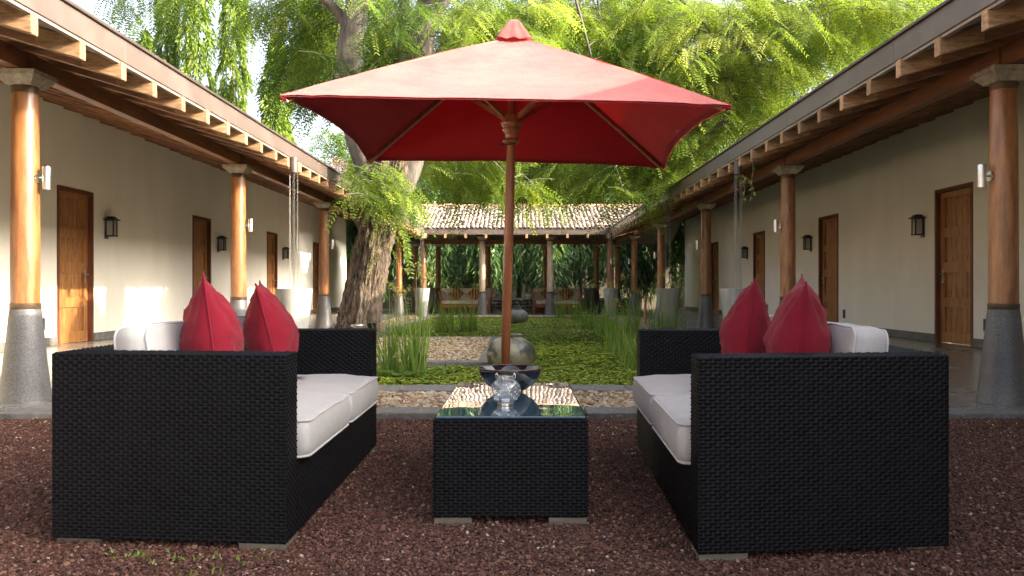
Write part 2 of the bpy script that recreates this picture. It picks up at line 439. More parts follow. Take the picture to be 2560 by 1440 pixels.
# striped weave for the far pillows
def stripemat():
    m, nt, out = newmat('striped_cloth')
    tc = nd(nt, 'ShaderNodeTexCoord'); w = nd(nt, 'ShaderNodeTexWave'); w.inputs['Scale'].default_value = 3.2; w.inputs['Distortion'].default_value = 0.4
    w.bands_direction = 'X'
    nt.links.new(tc.outputs['Object'], w.inputs['Vector'])
    ramp = nd(nt, 'ShaderNodeValToRGB'); e = ramp.color_ramp.elements
    e[0].position = 0.2; e[0].color = (.10,.03,.02,1); e[1].position = .8; e[1].color = (.42,.26,.09,1)
    x = e.new(.5); x.color = (.28,.08,.03,1)
    nt.links.new(w.outputs['Fac'], ramp.inputs[0])
    p = nd(nt, 'ShaderNodeBsdfPrincipled'); p.inputs['Roughness'].default_value = .9
    nt.links.new(ramp.outputs[0], p.inputs['Base Color']); nt.links.new(p.outputs[0], out.inputs[0])
    return m
MAT['stripe'] = stripemat()

def glassmat(name, col=(1,1,1), rough=0.0):
    m, nt, out = newmat(name)
    p = nd(nt, 'ShaderNodeBsdfPrincipled'); p.inputs['Base Color'].default_value = c4(col); p.inputs['Roughness'].default_value = rough
    p.inputs['Transmission Weight'].default_value = 1.0; p.inputs['IOR'].default_value = 1.45
    nt.links.new(p.outputs[0], out.inputs[0]); return m
def thinglass(name):
    m, nt, out = newmat(name)
    t_ = nd(nt, 'ShaderNodeBsdfTransparent'); t_.inputs['Color'].default_value = (.90,.92,.95,1)
    g_ = nd(nt, 'ShaderNodeBsdfGlossy'); g_.inputs['Roughness'].default_value = .03
    lw = nd(nt, 'ShaderNodeLayerWeight'); pw = nd(nt, 'ShaderNodeMath', operation='POWER'); pw.inputs[1].default_value = 3.5
    ml = nd(nt, 'ShaderNodeMath', operation='MULTIPLY_ADD'); ml.inputs[1].default_value = .75; ml.inputs[2].default_value = .13
    nt.links.new(lw.outputs['Facing'], pw.inputs[0]); nt.links.new(pw.outputs[0], ml.inputs[0])
    mx = nd(nt, 'ShaderNodeMixShader'); nt.links.new(ml.outputs[0], mx.inputs[0])
    nt.links.new(t_.outputs[0], mx.inputs[1]); nt.links.new(g_.outputs[0], mx.inputs[2])
    df = nd(nt, 'ShaderNodeBsdfDiffuse'); df.inputs['Color'].default_value = (.8,.82,.85,1)
    m2 = nd(nt, 'ShaderNodeMixShader'); m2.inputs[0].default_value = .10      # seedy glass; the added white paints in a pale haze of reflected sky
    nt.links.new(mx.outputs[0], m2.inputs[1]); nt.links.new(df.outputs[0], m2.inputs[2]); nt.links.new(m2.outputs[0], out.inputs[0]); return m
MAT['clear_glass'] = thinglass('clear_glass')

def tabletopmat():
    m, nt, out = newmat('blue_backed_table_glass')
    p = nd(nt, 'ShaderNodeBsdfPrincipled'); p.inputs['Base Color'].default_value = (.055,.105,.14,1); p.inputs['Roughness'].default_value = .015
    p.inputs['IOR'].default_value = 1.55; p.inputs['Coat Weight'].default_value = 1.0; p.inputs['Coat Roughness'].default_value = .01; p.inputs['Coat IOR'].default_value = 1.6
    tc = nd(nt, 'ShaderNodeTexCoord'); mp = nd(nt, 'ShaderNodeMapping'); mp.inputs['Scale'].default_value = (9, 5, 1)
    n = nd(nt, 'ShaderNodeTexNoise'); n.inputs['Scale'].default_value = 1.0; n.inputs['Detail'].default_value = 0
    nt.links.new(tc.outputs['Object'], mp.inputs[0]); nt.links.new(mp.outputs[0], n.inputs['Vector'])
    b = nd(nt, 'ShaderNodeBump'); b.inputs['Strength'].default_value = .35; b.inputs['Distance'].default_value = .002
    nt.links.new(n.outputs['Fac'], b.inputs['Height']); nt.links.new(b.outputs[0], p.inputs['Normal']); nt.links.new(b.outputs[0], p.inputs['Coat Normal'])
    nt.links.new(p.outputs[0], out.inputs[0]); return m
MAT['table_glass'] = tabletopmat()

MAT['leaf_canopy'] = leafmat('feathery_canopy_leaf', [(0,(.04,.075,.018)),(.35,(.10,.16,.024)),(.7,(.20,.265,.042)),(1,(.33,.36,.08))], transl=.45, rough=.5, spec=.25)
MAT['leaf_shade'] = leafmat('deep_green_leaf', [(0,(.04,.09,.03)),(.5,(.095,.165,.052)),(.9,(.16,.23,.07)),(1,(.20,.24,.06))], transl=.3, rough=.35, spec=.5)
MAT['leaf_mast'] = leafmat('drooping_mast_leaf', [(0,(.065,.12,.022)),(.5,(.13,.20,.03)),(1,(.26,.32,.05))], transl=.4, rough=.4, spec=.4)
MAT['leaf_pond'] = leafmat('floating_pond_leaf', [(0,(.125,.17,.022)),(.45,(.21,.27,.032)),(.85,(.31,.36,.05)),(.96,(.38,.39,.08)),(.985,(.13,.07,.025)),(1,(.10,.05,.02))], transl=.2, rough=.55, spec=.3)
MAT['leaf_reed'] = leafmat('reed_blade', [(0,(.085,.15,.03)),(.5,(.16,.26,.045)),(.85,(.25,.34,.07)),(.95,(.30,.25,.09)),(1,(.34,.26,.12))], transl=.35, rough=.45)
MAT['flower_reed'] = leafmat('papyrus_flower', [(0,(.24,.20,.04)),(.6,(.38,.32,.08)),(1,(.44,.40,.15))], transl=.3, rough=.7)
MAT['leaf_pale'] = leafmat('pale_edging_leaf', [(0,(.16,.2,.14)),(1,(.36,.40,.30))], transl=.2)
MAT['pink_flower'] = leafmat('pink_blossom', [(0,(.5,.12,.16)),(1,(.6,.25,.28))], transl=.3)

# ------------------------------------------------------------------ ground, beds, kerbs, floors, water
def sheet(name, x0, x1, y0, y1, z, mat, nx=1, ny=1):
    m = MB()
    for i in range(nx + 1):
        for j in range(ny + 1):
            m.v.append((x0 + (x1-x0)*i/nx, y0 + (y1-y0)*j/ny, z))
    for i in range(nx):
        for j in range(ny):
            a = i*(ny+1)+j
            m.f.append((a, a+ny+1, a+ny+2, a+1))
    return tag(m.build(name, mat), kind='structure')

sheet('ground', -600, 600, -600, 600, -0.32, MAT['lawn'])
def lie(x, y):
    # the raked gravel is never quite flat
    return .010*mnoise.noise(Vector((x*1.1, y*1.1, 3))) + .007*mnoise.noise(Vector((x*3.1, y*3.1, 7))) - .004
gg = sheet('gravel_ground', -3.6, 3.5, -6, 5.64, 0.0, MAT['gravel_base'], 90, 140)
for v in gg.data.vertices: v.co.z = lie(v.co.x, v.co.y)
sheet('pebble_bed', -2.75, 2.65, 5.93, 6.90, 0.0, MAT['cobble_base'])
for (a, b) in ((-3.6, -2.75), (2.65, 3.5)):
    pv = MB(); pv.box(a, b, 5.93, 6.90, -.3, .037); tag(pv.build('paving_slab', MAT['floor']), kind='structure')
sheet('pond_water', -2.65, 2.50, 7.28, 24.60, -0.07, MAT['water'])
sheet('planting_soil', -14, 14, 31.5, 46, -0.05, MAT['soil'])

m = MB()
m.box(3.5, 6.70, -6, 33.6, -.3, .04)
tag(m.build('veranda_floor', MAT['floor']), kind='structure')
m = MB()
m.box(-7.06, -3.6, -6, 33.6, -.3, .04)
tag(m.build('veranda_floor', MAT['floor']), kind='structure')
m = MB()
m.box(-3.6, 3.5, 25.7, 31.5, -.3, .036)
tag(m.build('pavilion_floor', MAT['floor']), kind='structure')

def kerb(name, x0, x1, y0, y1, along, step, z=.04):
    root = thing(name, ((x0+x1)/2, (y0+y1)/2, 0), None, None)
    root['kind'] = 'structure'
    a0, a1 = (x0, x1) if along == 'x' else (y0, y1)
    n = max(1, round((a1 - a0) / step)); st = (a1 - a0) / n
    mm = MB()
    g = .004
    if along == 'x': mm.box(-st/2+g, st/2-g, y0-(y0+y1)/2, y1-(y0+y1)/2, -.25, 0)
    else: mm.box(x0-(x0+x1)/2, x1-(x0+x1)/2, -st/2+g, st/2-g, -.25, 0)
    first = None
    for k in range(n):
        c = a0 + st * (k + .5)
        loc = (c, (y0+y1)/2, z + random.uniform(-.004, .003)) if along == 'x' else ((x0+x1)/2, c, z + random.uniform(-.004, .003))
        if first is None:
            me = bpy.data.meshes.new('kerb_slab'); me.from_pydata(mm.v, [], mm.f)
            first = link('kerb_slab', me, MAT['kerb'], root, loc, bevel=.008)
        else:
            o = inst(first, 'kerb_slab', root, loc)
            b = o.modifiers.new('bevel', 'BEVEL'); b.width = .008; b.segments = 2; b.limit_method = 'ANGLE'
            o.rotation_euler = (random.uniform(-.004,.004), random.uniform(-.004,.004), random.uniform(-.003,.003))
    return root
kerb('gravel_kerb', -3.6, 3.5, 5.64, 5.93, 'x', 1.0)
kerb('pond_kerb', -3.6, 3.5, 6.90, 7.28, 'x', .62)
kerb('pond_kerb', -2.80, -2.65, 7.28, 24.6, 'y', .9)
kerb('pond_kerb', 2.50, 2.65, 7.28, 24.6, 'y', .9)
kerb('pond_kerb', -2.80, 2.65, 24.6, 24.82, 'x', .9)
kerb('island_kerb', -2.65, -.28, 9.55, 9.80, 'x', .6)
kerb('island_kerb', -2.65, -.28, 14.35, 14.6, 'x', .6)
kerb('island_kerb', -.50, -.28, 9.80, 14.35, 'y', .75)
sheet('island_bed', -2.65, -.50, 9.80, 14.35, -.004, MAT['cobble_base'])
sheet('bank_bed', -3.6, -2.80, 7.28, 24.82, -.004, MAT['cobble_base'])
sheet('bank_bed', 2.65, 3.5, 7.28, 24.82, -.004, MAT['cobble_base'])
sheet('bank_bed', -3.6, 3.5, 24.82, 25.7, -.004, MAT['cobble_base'])

def scatter(name, rects, density, mat, rmin, rmax, flat, subdiv, z, label, cat, seed=1, lift=0.3, uneven=False):
    """loose stones: real stones laid over the given patches"""
    me = bpy.data.meshes.new(name)
    v = []; f = []
    for (x0, x1, y0, y1) in rects:
        n = 60 if uneven else 1; o = len(v)
        v += [(x0+(x1-x0)*i/n, y0+(y1-y0)*j/n, z + (lie(x0+(x1-x0)*i/n, y0+(y1-y0)*j/n) if uneven else 0)) for i in range(n+1) for j in range(n+1)]
        f += [(o+i*(n+1)+j, o+(i+1)*(n+1)+j, o+(i+1)*(n+1)+j+1, o+i*(n+1)+j+1) for i in range(n) for j in range(n)]
    me.from_pydata(v, [], f)
    o = link(name, me, mat)
    ng = bpy.data.node_groups.new(name + '_scatter', 'GeometryNodeTree')
    ng.interface.new_socket('Geometry', in_out='INPUT', socket_type='NodeSocketGeometry')
    ng.interface.new_socket('Geometry', in_out='OUTPUT', socket_type='NodeSocketGeometry')
    N = ng.nodes; L = ng.links
    gi = N.new('NodeGroupInput'); go = N.new('NodeGroupOutput')
    dp = N.new('GeometryNodeDistributePointsOnFaces'); dp.inputs['Density'].default_value = density; dp.inputs['Seed'].default_value = seed
    L.new(gi.outputs[0], dp.inputs['Mesh'])
    ico = N.new('GeometryNodeMeshIcoSphere'); ico.inputs['Radius'].default_value = 1.0; ico.inputs['Subdivisions'].default_value = subdiv
    sp = N.new('GeometryNodeSetPosition'); L.new(ico.outputs['Mesh'], sp.inputs['Geometry'])
    nz = N.new('ShaderNodeTexNoise'); nz.inputs['Scale'].default_value = 1.1; nz.inputs['Detail'].default_value = 1
    mv = N.new('ShaderNodeVectorMath'); mv.operation = 'MULTIPLY_ADD'
    L.new(nz.outputs['Color'], mv.inputs[0]); mv.inputs[1].default_value = (1.1,1.1,1.1); mv.inputs[2].default_value = (-.55,-.55,-.55)
    L.new(mv.outputs[0], sp.inputs['Offset'])
    sm = N.new('GeometryNodeSetMaterial'); sm.inputs['Material'].default_value = mat
    L.new(sp.outputs[0], sm.inputs['Geometry'])
    ip = N.new('GeometryNodeInstanceOnPoints')
    L.new(dp.outputs['Points'], ip.inputs['Points']); L.new(sm.outputs[0], ip.inputs['Instance'])
    rr = N.new('FunctionNodeRandomValue'); rr.data_type = 'FLOAT_VECTOR'
    rr.inputs[0].default_value = (-.5,-.5,0); rr.inputs[1].default_value = (.5,.5,6.28); rr.inputs['Seed'].default_value = seed+3
    L.new(rr.outputs[0], ip.inputs['Rotation'])
    rs = N.new('FunctionNodeRandomValue'); rs.data_type = 'FLOAT_VECTOR'
    rs.inputs[0].default_value = (rmin,rmin,rmin*flat); rs.inputs[1].default_value = (rmax,rmax*.8,rmax*flat); rs.inputs['Seed'].default_value = seed+5
    L.new(rs.outputs[0], ip.inputs['Scale'])
    rt = N.new('FunctionNodeRandomValue'); rt.data_type = 'FLOAT_VECTOR'
    rt.inputs[0].default_value = (0,0,rmin*lift-.002); rt.inputs[1].default_value = (0,0,rmax*lift*2); rt.inputs['Seed'].default_value = seed+9
    s2 = N.new('GeometryNodeSetPosition'); L.new(dp.outputs['Points'], s2.inputs['Geometry']); L.new(rt.outputs[0], s2.inputs['Offset'])
    L.new(s2.outputs[0], ip.inputs['Points'])
    L.new(ip.outputs[0], go.inputs[0])
    md = o.modifiers.new('stones', 'NODES'); md.node_group = ng
    return tag(o, label, cat, kind='stuff')

scatter('gravel', [(-3.58, 3.48, 1.7, 5.63)], 8200, MAT['gravel'], .0038, .0098, .8, 1, .0, 'dark red lava gravel under the wicker furniture', 'gravel', 3, uneven=True)
scatter('coarse_gravel', [(-3.58, 3.48, 1.7, 5.63)], 150, MAT['gravel'], .008, .016, .7, 1, .0, 'scattered larger lumps in the red gravel', 'gravel', 21, uneven=True)
scatter('pebbles', [(-2.74, 2.64, 5.94, 6.89)], 950, MAT['cobble'], .014, .042, .6, 2, .0, 'sandy pebble strip between the gravel kerb and the pond kerb', 'pebbles', 5)
scatter('island_pebbles', [(-2.64, -.51, 9.81, 14.34)], 800, MAT['cobble'], .016, .048, .6, 2, .0, 'brown pebbles on the island in the pond beside the big tree', 'pebbles', 7)
scatter('bank_pebbles', [(-3.58, -2.81, 7.29, 24.8), (2.66, 3.49, 7.29, 24.8), (-3.58, 3.49, 24.83, 25.69)], 500, MAT['cobble'], .018, .05, .6, 2, .0, 'brown pebble strips along the verandas', 'pebbles', 9)
scatter('fallen_petals', [(-3.4, 3.4, 4.6, 5.6), (-3.4,3.4,5.65,5.92), (-3.4,3.4,6.92,7.27)], 26, MAT['petal'], .004, .008, .3, 1, .044, 'tiny yellow petals fallen on the kerbs', 'petals', 15, lift=.1)

# ------------------------------------------------------------------ the wings
ORD = ['nearest', 'second nearest', 'third nearest', 'fourth nearest', 'farthest']
FL = 0.04
Z_EAVE = 2.44          # underside of the rafters at the eave
SL = 0.30
RH = 0.13

# column meshes shared by all columns (origin on the floor)
def mesh_of(mb, name, mat, smooth=True, angle=40):
    me = bpy.data.meshes.new(name); me.from_pydata(mb.v, [], mb.f); me.materials.append(mat)
    if smooth:
        me.polygons.foreach_set('use_smooth', [True]*len(me.polygons))
        bm = bmesh.new(); bm.from_mesh(me)
        for e in bm.edges:
            if len(e.link_faces) == 2 and e.calc_face_angle(0) > R(angle): e.smooth = False
        bm.to_mesh(me); bm.free()
    return me
ME_SHAFT = mesh_of(MB().lathe([(.101,.0),(.100,.5),(.096,1.1),(.092,1.60)], n=32), 'shaft', MAT['shaft'])
ME_SHAFT2 = mesh_of(MB().lathe([(.101,.0),(.100,.5),(.096,1.1),(.092,1.60)], n=32), 'shaft', MAT['shaft_pale'])
ME_BASE = mesh_of(MB().lathe([(.188,0),(.182,.02),(.166,.15),(.146,.32),(.127,.50),(.112,.66),(.106,.70)], n=32), 'base', MAT['granite'])
ME_BAND = mesh_of(MB().lathe([(.104,0),(.107,.004),(.107,.044),(.103,.048)], n=32), 'band', MAT['band'])
ME_BAND2 = mesh_of(MB().lathe([(.0945,0),(.0945,.055)], n=32), 'band', MAT['band'])
cap = MB()
rings = [(.098,0),(.105,.012),(.115,.022),(.130,.038),(.146,.060),(.150,.064),(.160,.066),(.162,.098),(.157,.104)]
vv = []; ff = []
for (h, z) in rings: vv += [(-h,-h,z),(h,-h,z),(h,h,z),(-h,h,z)]
for i in range(len(rings)-1):
    for k in range(4): ff.append((i*4+k, i*4+(k+1)%4, (i+1)*4+(k+1)%4, (i+1)*4+k))
ff += [(3,2,1,0), tuple(range((len(rings)-1)*4, len(rings)*4))]
cap.add(vv, ff)
ME_CAP = mesh_of(cap, 'capital', MAT['capital'], True, 30)

def column(parent, x, y, pale=False, rot=0.0):
    """shaft with its base, bands and capital"""
    sh = inst(ME_SHAFT2 if pale else ME_SHAFT, 'column', parent, (x, y, FL+.742), rotz=random.uniform(0,6))
    r = sh.rotation_euler.z
    for me, nm, z, q in ((ME_BASE,'base',0,0),(ME_BAND,'band',.697,0),(ME_BAND2,'band',2.34,0),(ME_CAP,'capital',2.395,1)):
        c = bpy.data.objects.new(nm, me); COL.objects.link(c); c.parent = sh
        c.location = (0, 0, z - .742); c.rotation_euler = (0,0,-r + rot if q else 0)
    return sh

def bx(m, s, a0, a1, y0, y1, z0, z1):
    x0, x1 = sorted((s*a0, s*a1)); m.box(x0, x1, y0, y1, z0, z1)

def make_door_meshes(w, h):
    """leaf grid, plank and frame meshes; local: wall face at x=0, room side +x, y along the wall from 0 to w"""
    fr = .055; lw = w - 2*fr
    leaf = MB(); st = .115
    rows = [(.035,.235),(.30,.465),(.535,.70),(.765,.93)]
    y0 = fr + .003; y1 = w - fr - .003; z1 = h - fr - .003
    leaf.box(.105, .12, y0, y1, .004, z1)
    leaf.box(.058, .105, y0, y0+st, .004, z1); leaf.box(.058, .105, y1-st, y1, .004, z1)
    edges = [0] + [v for r in rows for v in r] + [1]
    H = z1 - .004
    for k in range(0, len(edges), 2):
        leaf.box(.059, .105, y0+st, y1-st, z1 - edges[k+1]*H, z1 - edges[k]*H)
    planks = []
    np_ = 5; pw = (y1-y0-2*st)/np_
    for r in rows:
        for k in range(np_):
            planks.append((.105, y0+st+pw*(k+.5), z1 - r[1]*H, (r[1]-r[0])*H))
    pl = MB()
    g = .005; hh = 1.0; d = .014
    a = pw/2 - g
    pl.add([(0,-a,0),(-d,-a+.008,0),(-d,a-.008,0),(0,a,0),(0,-a,1),(-d,-a+.008,1),(-d,a-.008,1),(0,a,1)],
           [(0,1,5,4),(1,2,6,5),(2,3,7,6),(4,5,6,7),(3,2,1,0)])
    frm = MB()
    frm.box(-.012, .14, 0, fr, 0, h); frm.box(-.012, .14, w-fr, w, 0, h); frm.box(-.011, .139, fr, w-fr, h-fr, h)
    return leaf, planks, pl, frm

def wing(s, colx, eave, wallx, col_ys, doors, raf0, raf_d, side):
    base = Vector((s*wallx, 13, FL))
    root = thing('veranda_wing', base, '%s wing of the courtyard, white plastered wall with teak doors under a timber veranda roof' % side, 'building')
    # wall with door openings
    DH = 2.42
    wm = MB(); sk = MB()
    ys = [-6.0]
    for (a, b) in doors: ys += [a, b]
    ys.append(33.0)
    top = Z_EAVE + SL*(wallx-eave) + RH - .02
    for k in range(0, len(ys), 2):
        bx(wm, s, wallx, wallx+.26, ys[k], ys[k+1], FL-.1, top)
        bx(sk, s, wallx-.018, wallx+.01, ys[k]+(.002 if k else 0), ys[k+1]-.002, FL+.001, FL+.125)
    for (a, b) in doors:
        bx(wm, s, wallx, wallx+.26, a, b, FL+DH, top)
    wall = wm.build('wall', MAT['plaster'], root)
    sk.build('skirting', MAT['skirting'], wall)
    # doors
    cache = None
    for i, (a, b) in enumerate(doors):
        leaf, planks, pl, frm = make_door_meshes(b-a, DH)
        o0 = Vector((s*wallx, a, FL))
        def place(mb): 
            m2 = MB(); m2.add([(s*p[0]+o0.x, p[1]+o0.y, p[2]+o0.z) for p in mb.v], mb.f); return m2
        d = place(leaf).build('door', MAT['door'], root, origin=o0)
        place(frm).build('door_frame', MAT['frame'], d, origin=o0)
        bk = MB(); bx(bk, s, wallx+.20, wallx+.24, a+.001, b-.001, FL, FL+DH-.001); bk.build('backing_board', MAT['frame'], d, origin=o0)
        pme = None
        for (px_, py_, pz_, ph_) in planks:
            if pme is None:
                pme = bpy.data.meshes.new('plank'); pme.from_pydata([(s*p[0],p[1],p[2]) for p in pl.v], [], pl.f); pme.materials.append(MAT['door'])
            inst(pme, 'plank', d, (o0.x + s*px_, o0.y+py_, o0.z+pz_), scale=(1,1,ph_))
        hm = MB(); hy = b-.135; hz = FL+1.05
        hx = s*(wallx+.056)
        hm.box(hx-.006, hx+.006, hy-.022, hy+.022, hz-.11, hz+.11)
        hm.tube([(hx,hy,hz+.03),(hx-s*.05,hy,hz+.03),(hx-s*.055,hy-.02,hz+.03),(hx-s*.055,hy-.11,hz+.028)], .009, 8)
        hm.tube([(hx,hy,hz-.06),(hx-s*.02,hy,hz-.06)], .014, 10)
        hm.build('door_handle', MAT['steel'], d, smooth=False)
    # columns and beam
    for y in col_ys: column(root, s*colx if y < 25 or s > 0 else s*(colx+.06), y)
    bz0 = FL+2.50; bz1 = Z_EAVE + SL*(colx-eave) - .003
    cy = [-6.0] + list(col_ys) + [31.0]
    for k in range(len(cy)-1):
        mm = MB(); bx(mm, s, colx-.05, colx+.05, cy[k]+.052, cy[k+1]-.052, bz0+.004, bz1)
        mm.build('beam', MAT['beam'], root, origin=(s*colx, (cy[k]+cy[k+1])/2, bz0), bevel=.006)
    for y in col_ys:
        mm = MB(); bx(mm, s, colx-.062, colx+.062, y-.05, y+.05, bz0+.001, bz1-.001)
        mm.build('beam_block', MAT['beam'], root, origin=(s*colx, y, bz0))
    # rafters; the bare ends are weathered, with sunlit orange painted into the colour
    ln = wallx - eave + .015
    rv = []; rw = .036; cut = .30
    for t in (0, cut, ln):
        z = SL*t
        rv += [(s*t,-rw,z),(s*t,rw,z),(s*t,rw,z+RH),(s*t,-rw,z+RH)]
    rf = [(0,1,2,3)]
    for i in (0,1):
        for k in range(4): rf.append((i*4+k,(i+1)*4+k,(i+1)*4+(k+1)%4,i*4+(k+1)%4))
    rf.append((11,10,9,8))
    rme = bpy.data.meshes.new('rafter'); rme.from_pydata(rv, [], rf)
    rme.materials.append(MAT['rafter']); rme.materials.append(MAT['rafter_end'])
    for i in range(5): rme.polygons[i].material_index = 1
    y = raf0 - 3*raf_d; k = 0
    while y < 32.8:
        if y < 25.05:
            o = inst(rme, 'rafter', root, (s*(eave+random.uniform(-.012,.012)), y, Z_EAVE+random.uniform(-.004,.004)))
            b = o.modifiers.new('bevel', 'BEVEL'); b.width = .005; b.segments = 1
        else:
            d0 = min(y-25.2, 3.1)
            mm = MB(); e0 = eave+max(d0,0)+.03
            z0 = Z_EAVE+SL*(e0-eave); z1 = Z_EAVE+SL*ln
            x0 = s*e0; x1 = s*(eave+ln)
            mm.hexa([(x0,y-rw,z0),(x1,y-rw,z1),(x1,y+rw,z1),(x0,y+rw,z0),(x0,y-rw,z0+RH),(x1,y-rw,z1+RH),(x1,y+rw,z1+RH),(x0,y+rw,z0+RH)])
            mm.build('rafter', MAT['rafter'], root, origin=(x0,y,z0))
        y += raf_d; k += 1
    # roof deck up to the ridge and down behind
    ridge = wallx + 2.6; rz = Z_EAVE + RH + .004
    def zz(a): return rz + SL*(a-eave)
    dk = MB(); t = .03
    a1 = ridge; back = ridge + 5.0
    def slab(a0, z0, a1, z1, y0, y1):
        x0 = s*a0; x1 = s*a1
        dk.hexa([(x0,y0,z0),(x1,y0,z1),(x1,y1,z1),(x0,y1,z0),(x0,y0,z0+t),(x1,y0,z1+t),(x1,y1,z1+t),(x0,y1,z0+t)])
    slab(eave+.03, zz(eave+.03), ridge, zz(ridge), -6, 25.2)
    slab(eave+1.6, zz(eave+1.6), ridge, zz(ridge), 25.2, 33.4)
    slab(ridge, zz(ridge), back, zz(ridge)-1.5, -6, 33.4)
    roof = dk.build('roof', MAT['soffit'], root)
    # clay tiles as one rippled sheet of barrel rows
    nt_ = int(39.4/.134); V = []; F = []
    prof = [(0,0),(.018,.038),(.05,.056),(.082,.038),(.1,0),(.117,-.01)]
    yy = []
    for i in range(nt_):
        for (dy, dz) in prof: yy.append((-6 + i*.134 + dy, dz))
    rowsA = [eave+.12, eave+1.6, ridge, back]
    for a in rowsA:
        zb = (zz(a) if a <= ridge else zz(ridge) - 1.5) + t + .085
        for (y_, dz) in yy: V.append((s*a, y_, zb + dz))
    n = len(yy)
    for r_ in range(3):
        for i in range(n-1):
            if r_ == 0 and yy[i][0] > 25.2: continue
            F.append((r_*n+i, r_*n+i+1, (r_+1)*n+i+1, (r_+1)*n+i))
    ti = np_mesh('roof_tiles', V, F, MAT['tile'], roof, WPOS[roof.name], smooth=True)
    tag(ti, kind='stuff')
    # metal fascia in panels and the gutter lip
    y0 = -6.0
    for k in range(14):
        y1 = min(y0 + 2.42, 25.2)
        mm = MB(); bx(mm, s, eave, eave+.022, y0+.0015, y1-.0015, 2.578, 2.745)
        mm.build('fascia_panel', MAT['fascia'], roof, origin=(s*eave,(y0+y1)/2,2.66), bevel=.004)
        y0 = y1
        if y1 >= 25.2: break
    mm = MB(); bx(mm, s, eave-.022, eave+.10, -6, 25.22, 2.7455, 2.768)
    mm.build('gutter_lip', MAT['fascia_lip'], roof, bevel=.003)
    mm = MB(); bx(mm, s, eave+.012, eave+.05, -6, 25.2, 2.556, 2.577)
    mm.build('eave_batten', MAT['soffit'], roof)
    return root

R_COLS = [6.15, 11.1, 16.0, 21.05, 26.0]
L_COLS = [6.26, 11.0, 15.8, 21.0, 26.0]
R_DOORS = [(6.9,8.0),(12.0,13.1),(17.08,18.2),(22.2,23.3),(27.4,28.45)]
L_DOORS = [(7.2,8.3),(12.38,13.43),(17.5,18.54),(22.65,23.62),(27.7,28.6)]
wing_r = wing(+1, 3.63, 2.78, 6.64, R_COLS, R_DOORS, 4.917, .547, 'right')
wing_l = wing(-1, 3.78, 2.94, 7.00, L_COLS, L_DOORS, 4.984, .5437, 'left')

# ------------------------------------------------------------------ the open pavilion at the far end
pav = thing('rear_pavilion', (0, 28.35, FL), 'open tile roofed pavilion on timber columns closing the far end of the courtyard', 'building')
PX = [-3.07, -1.20, .95, 2.86]
for i, x in enumerate(PX): column(pav, x, 26.0, pale=i in (1, 2))  # the two middle front columns take the paler timber
for x in [-3.91] + PX + [3.66]: column(pav, x, 30.7)
SL2 = .31
for yb in (26.0, 30.7):
    mm = MB(); mm.box(-3.70, 3.58, yb-.05, yb+.05, FL+2.504, 2.70)
    mm.build('beam', MAT['beam'], pav, origin=(0,yb,2.6))
k = 0; x = -2.30 - .627
rv = []
while x < 2.75:
    for sy in (1, -1):
        mm = MB(); rw = .036
        ye = 28.35 - sy*3.15; yr = 28.35 - sy*.02
        z1 = Z_EAVE + SL2*3.13
        mm.hexa([(x-rw,ye,Z_EAVE),(x+rw,ye,Z_EAVE),(x+rw,yr,z1),(x-rw,yr,z1),(x-rw,ye,Z_EAVE+RH),(x+rw,ye,Z_EAVE+RH),(x+rw,yr,z1+RH),(x-rw,yr,z1+RH)])
        o = mm.build('rafter', MAT['rafter'], pav, origin=(x,ye,Z_EAVE))
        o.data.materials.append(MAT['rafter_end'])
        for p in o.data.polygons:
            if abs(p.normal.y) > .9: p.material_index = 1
    x += .627
for s, e in ((1, 2.78), (-1, 2.94)):
    mm = MB(); mm.bar((s*(e-.03), 25.17, Z_EAVE+.065), (s*(e+3.1), 28.3, Z_EAVE+.065+SL*3.1), .09, .14)
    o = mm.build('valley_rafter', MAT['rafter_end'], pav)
# deck
mm = MB(); t = .03; rz = Z_EAVE+RH+.003
def zr(d): return rz + SL2*d
xl, xr = -2.94, 2.78
for sy in (1, -1):
    ye = 28.35 - sy*3.12; yr = 28.35
    w = 0 if sy == 1 else 3.0
    a = [(xl-w,ye,zr(.03)),(xr+w,ye,zr(.03)),(xr+3.0,yr,zr(3.15)),(xl-3.0,yr,zr(3.15))]
    mm.hexa(a + [(p[0],p[1],p[2]+t) for p in a])
proof = mm.build('roof', MAT['soffit'], pav)
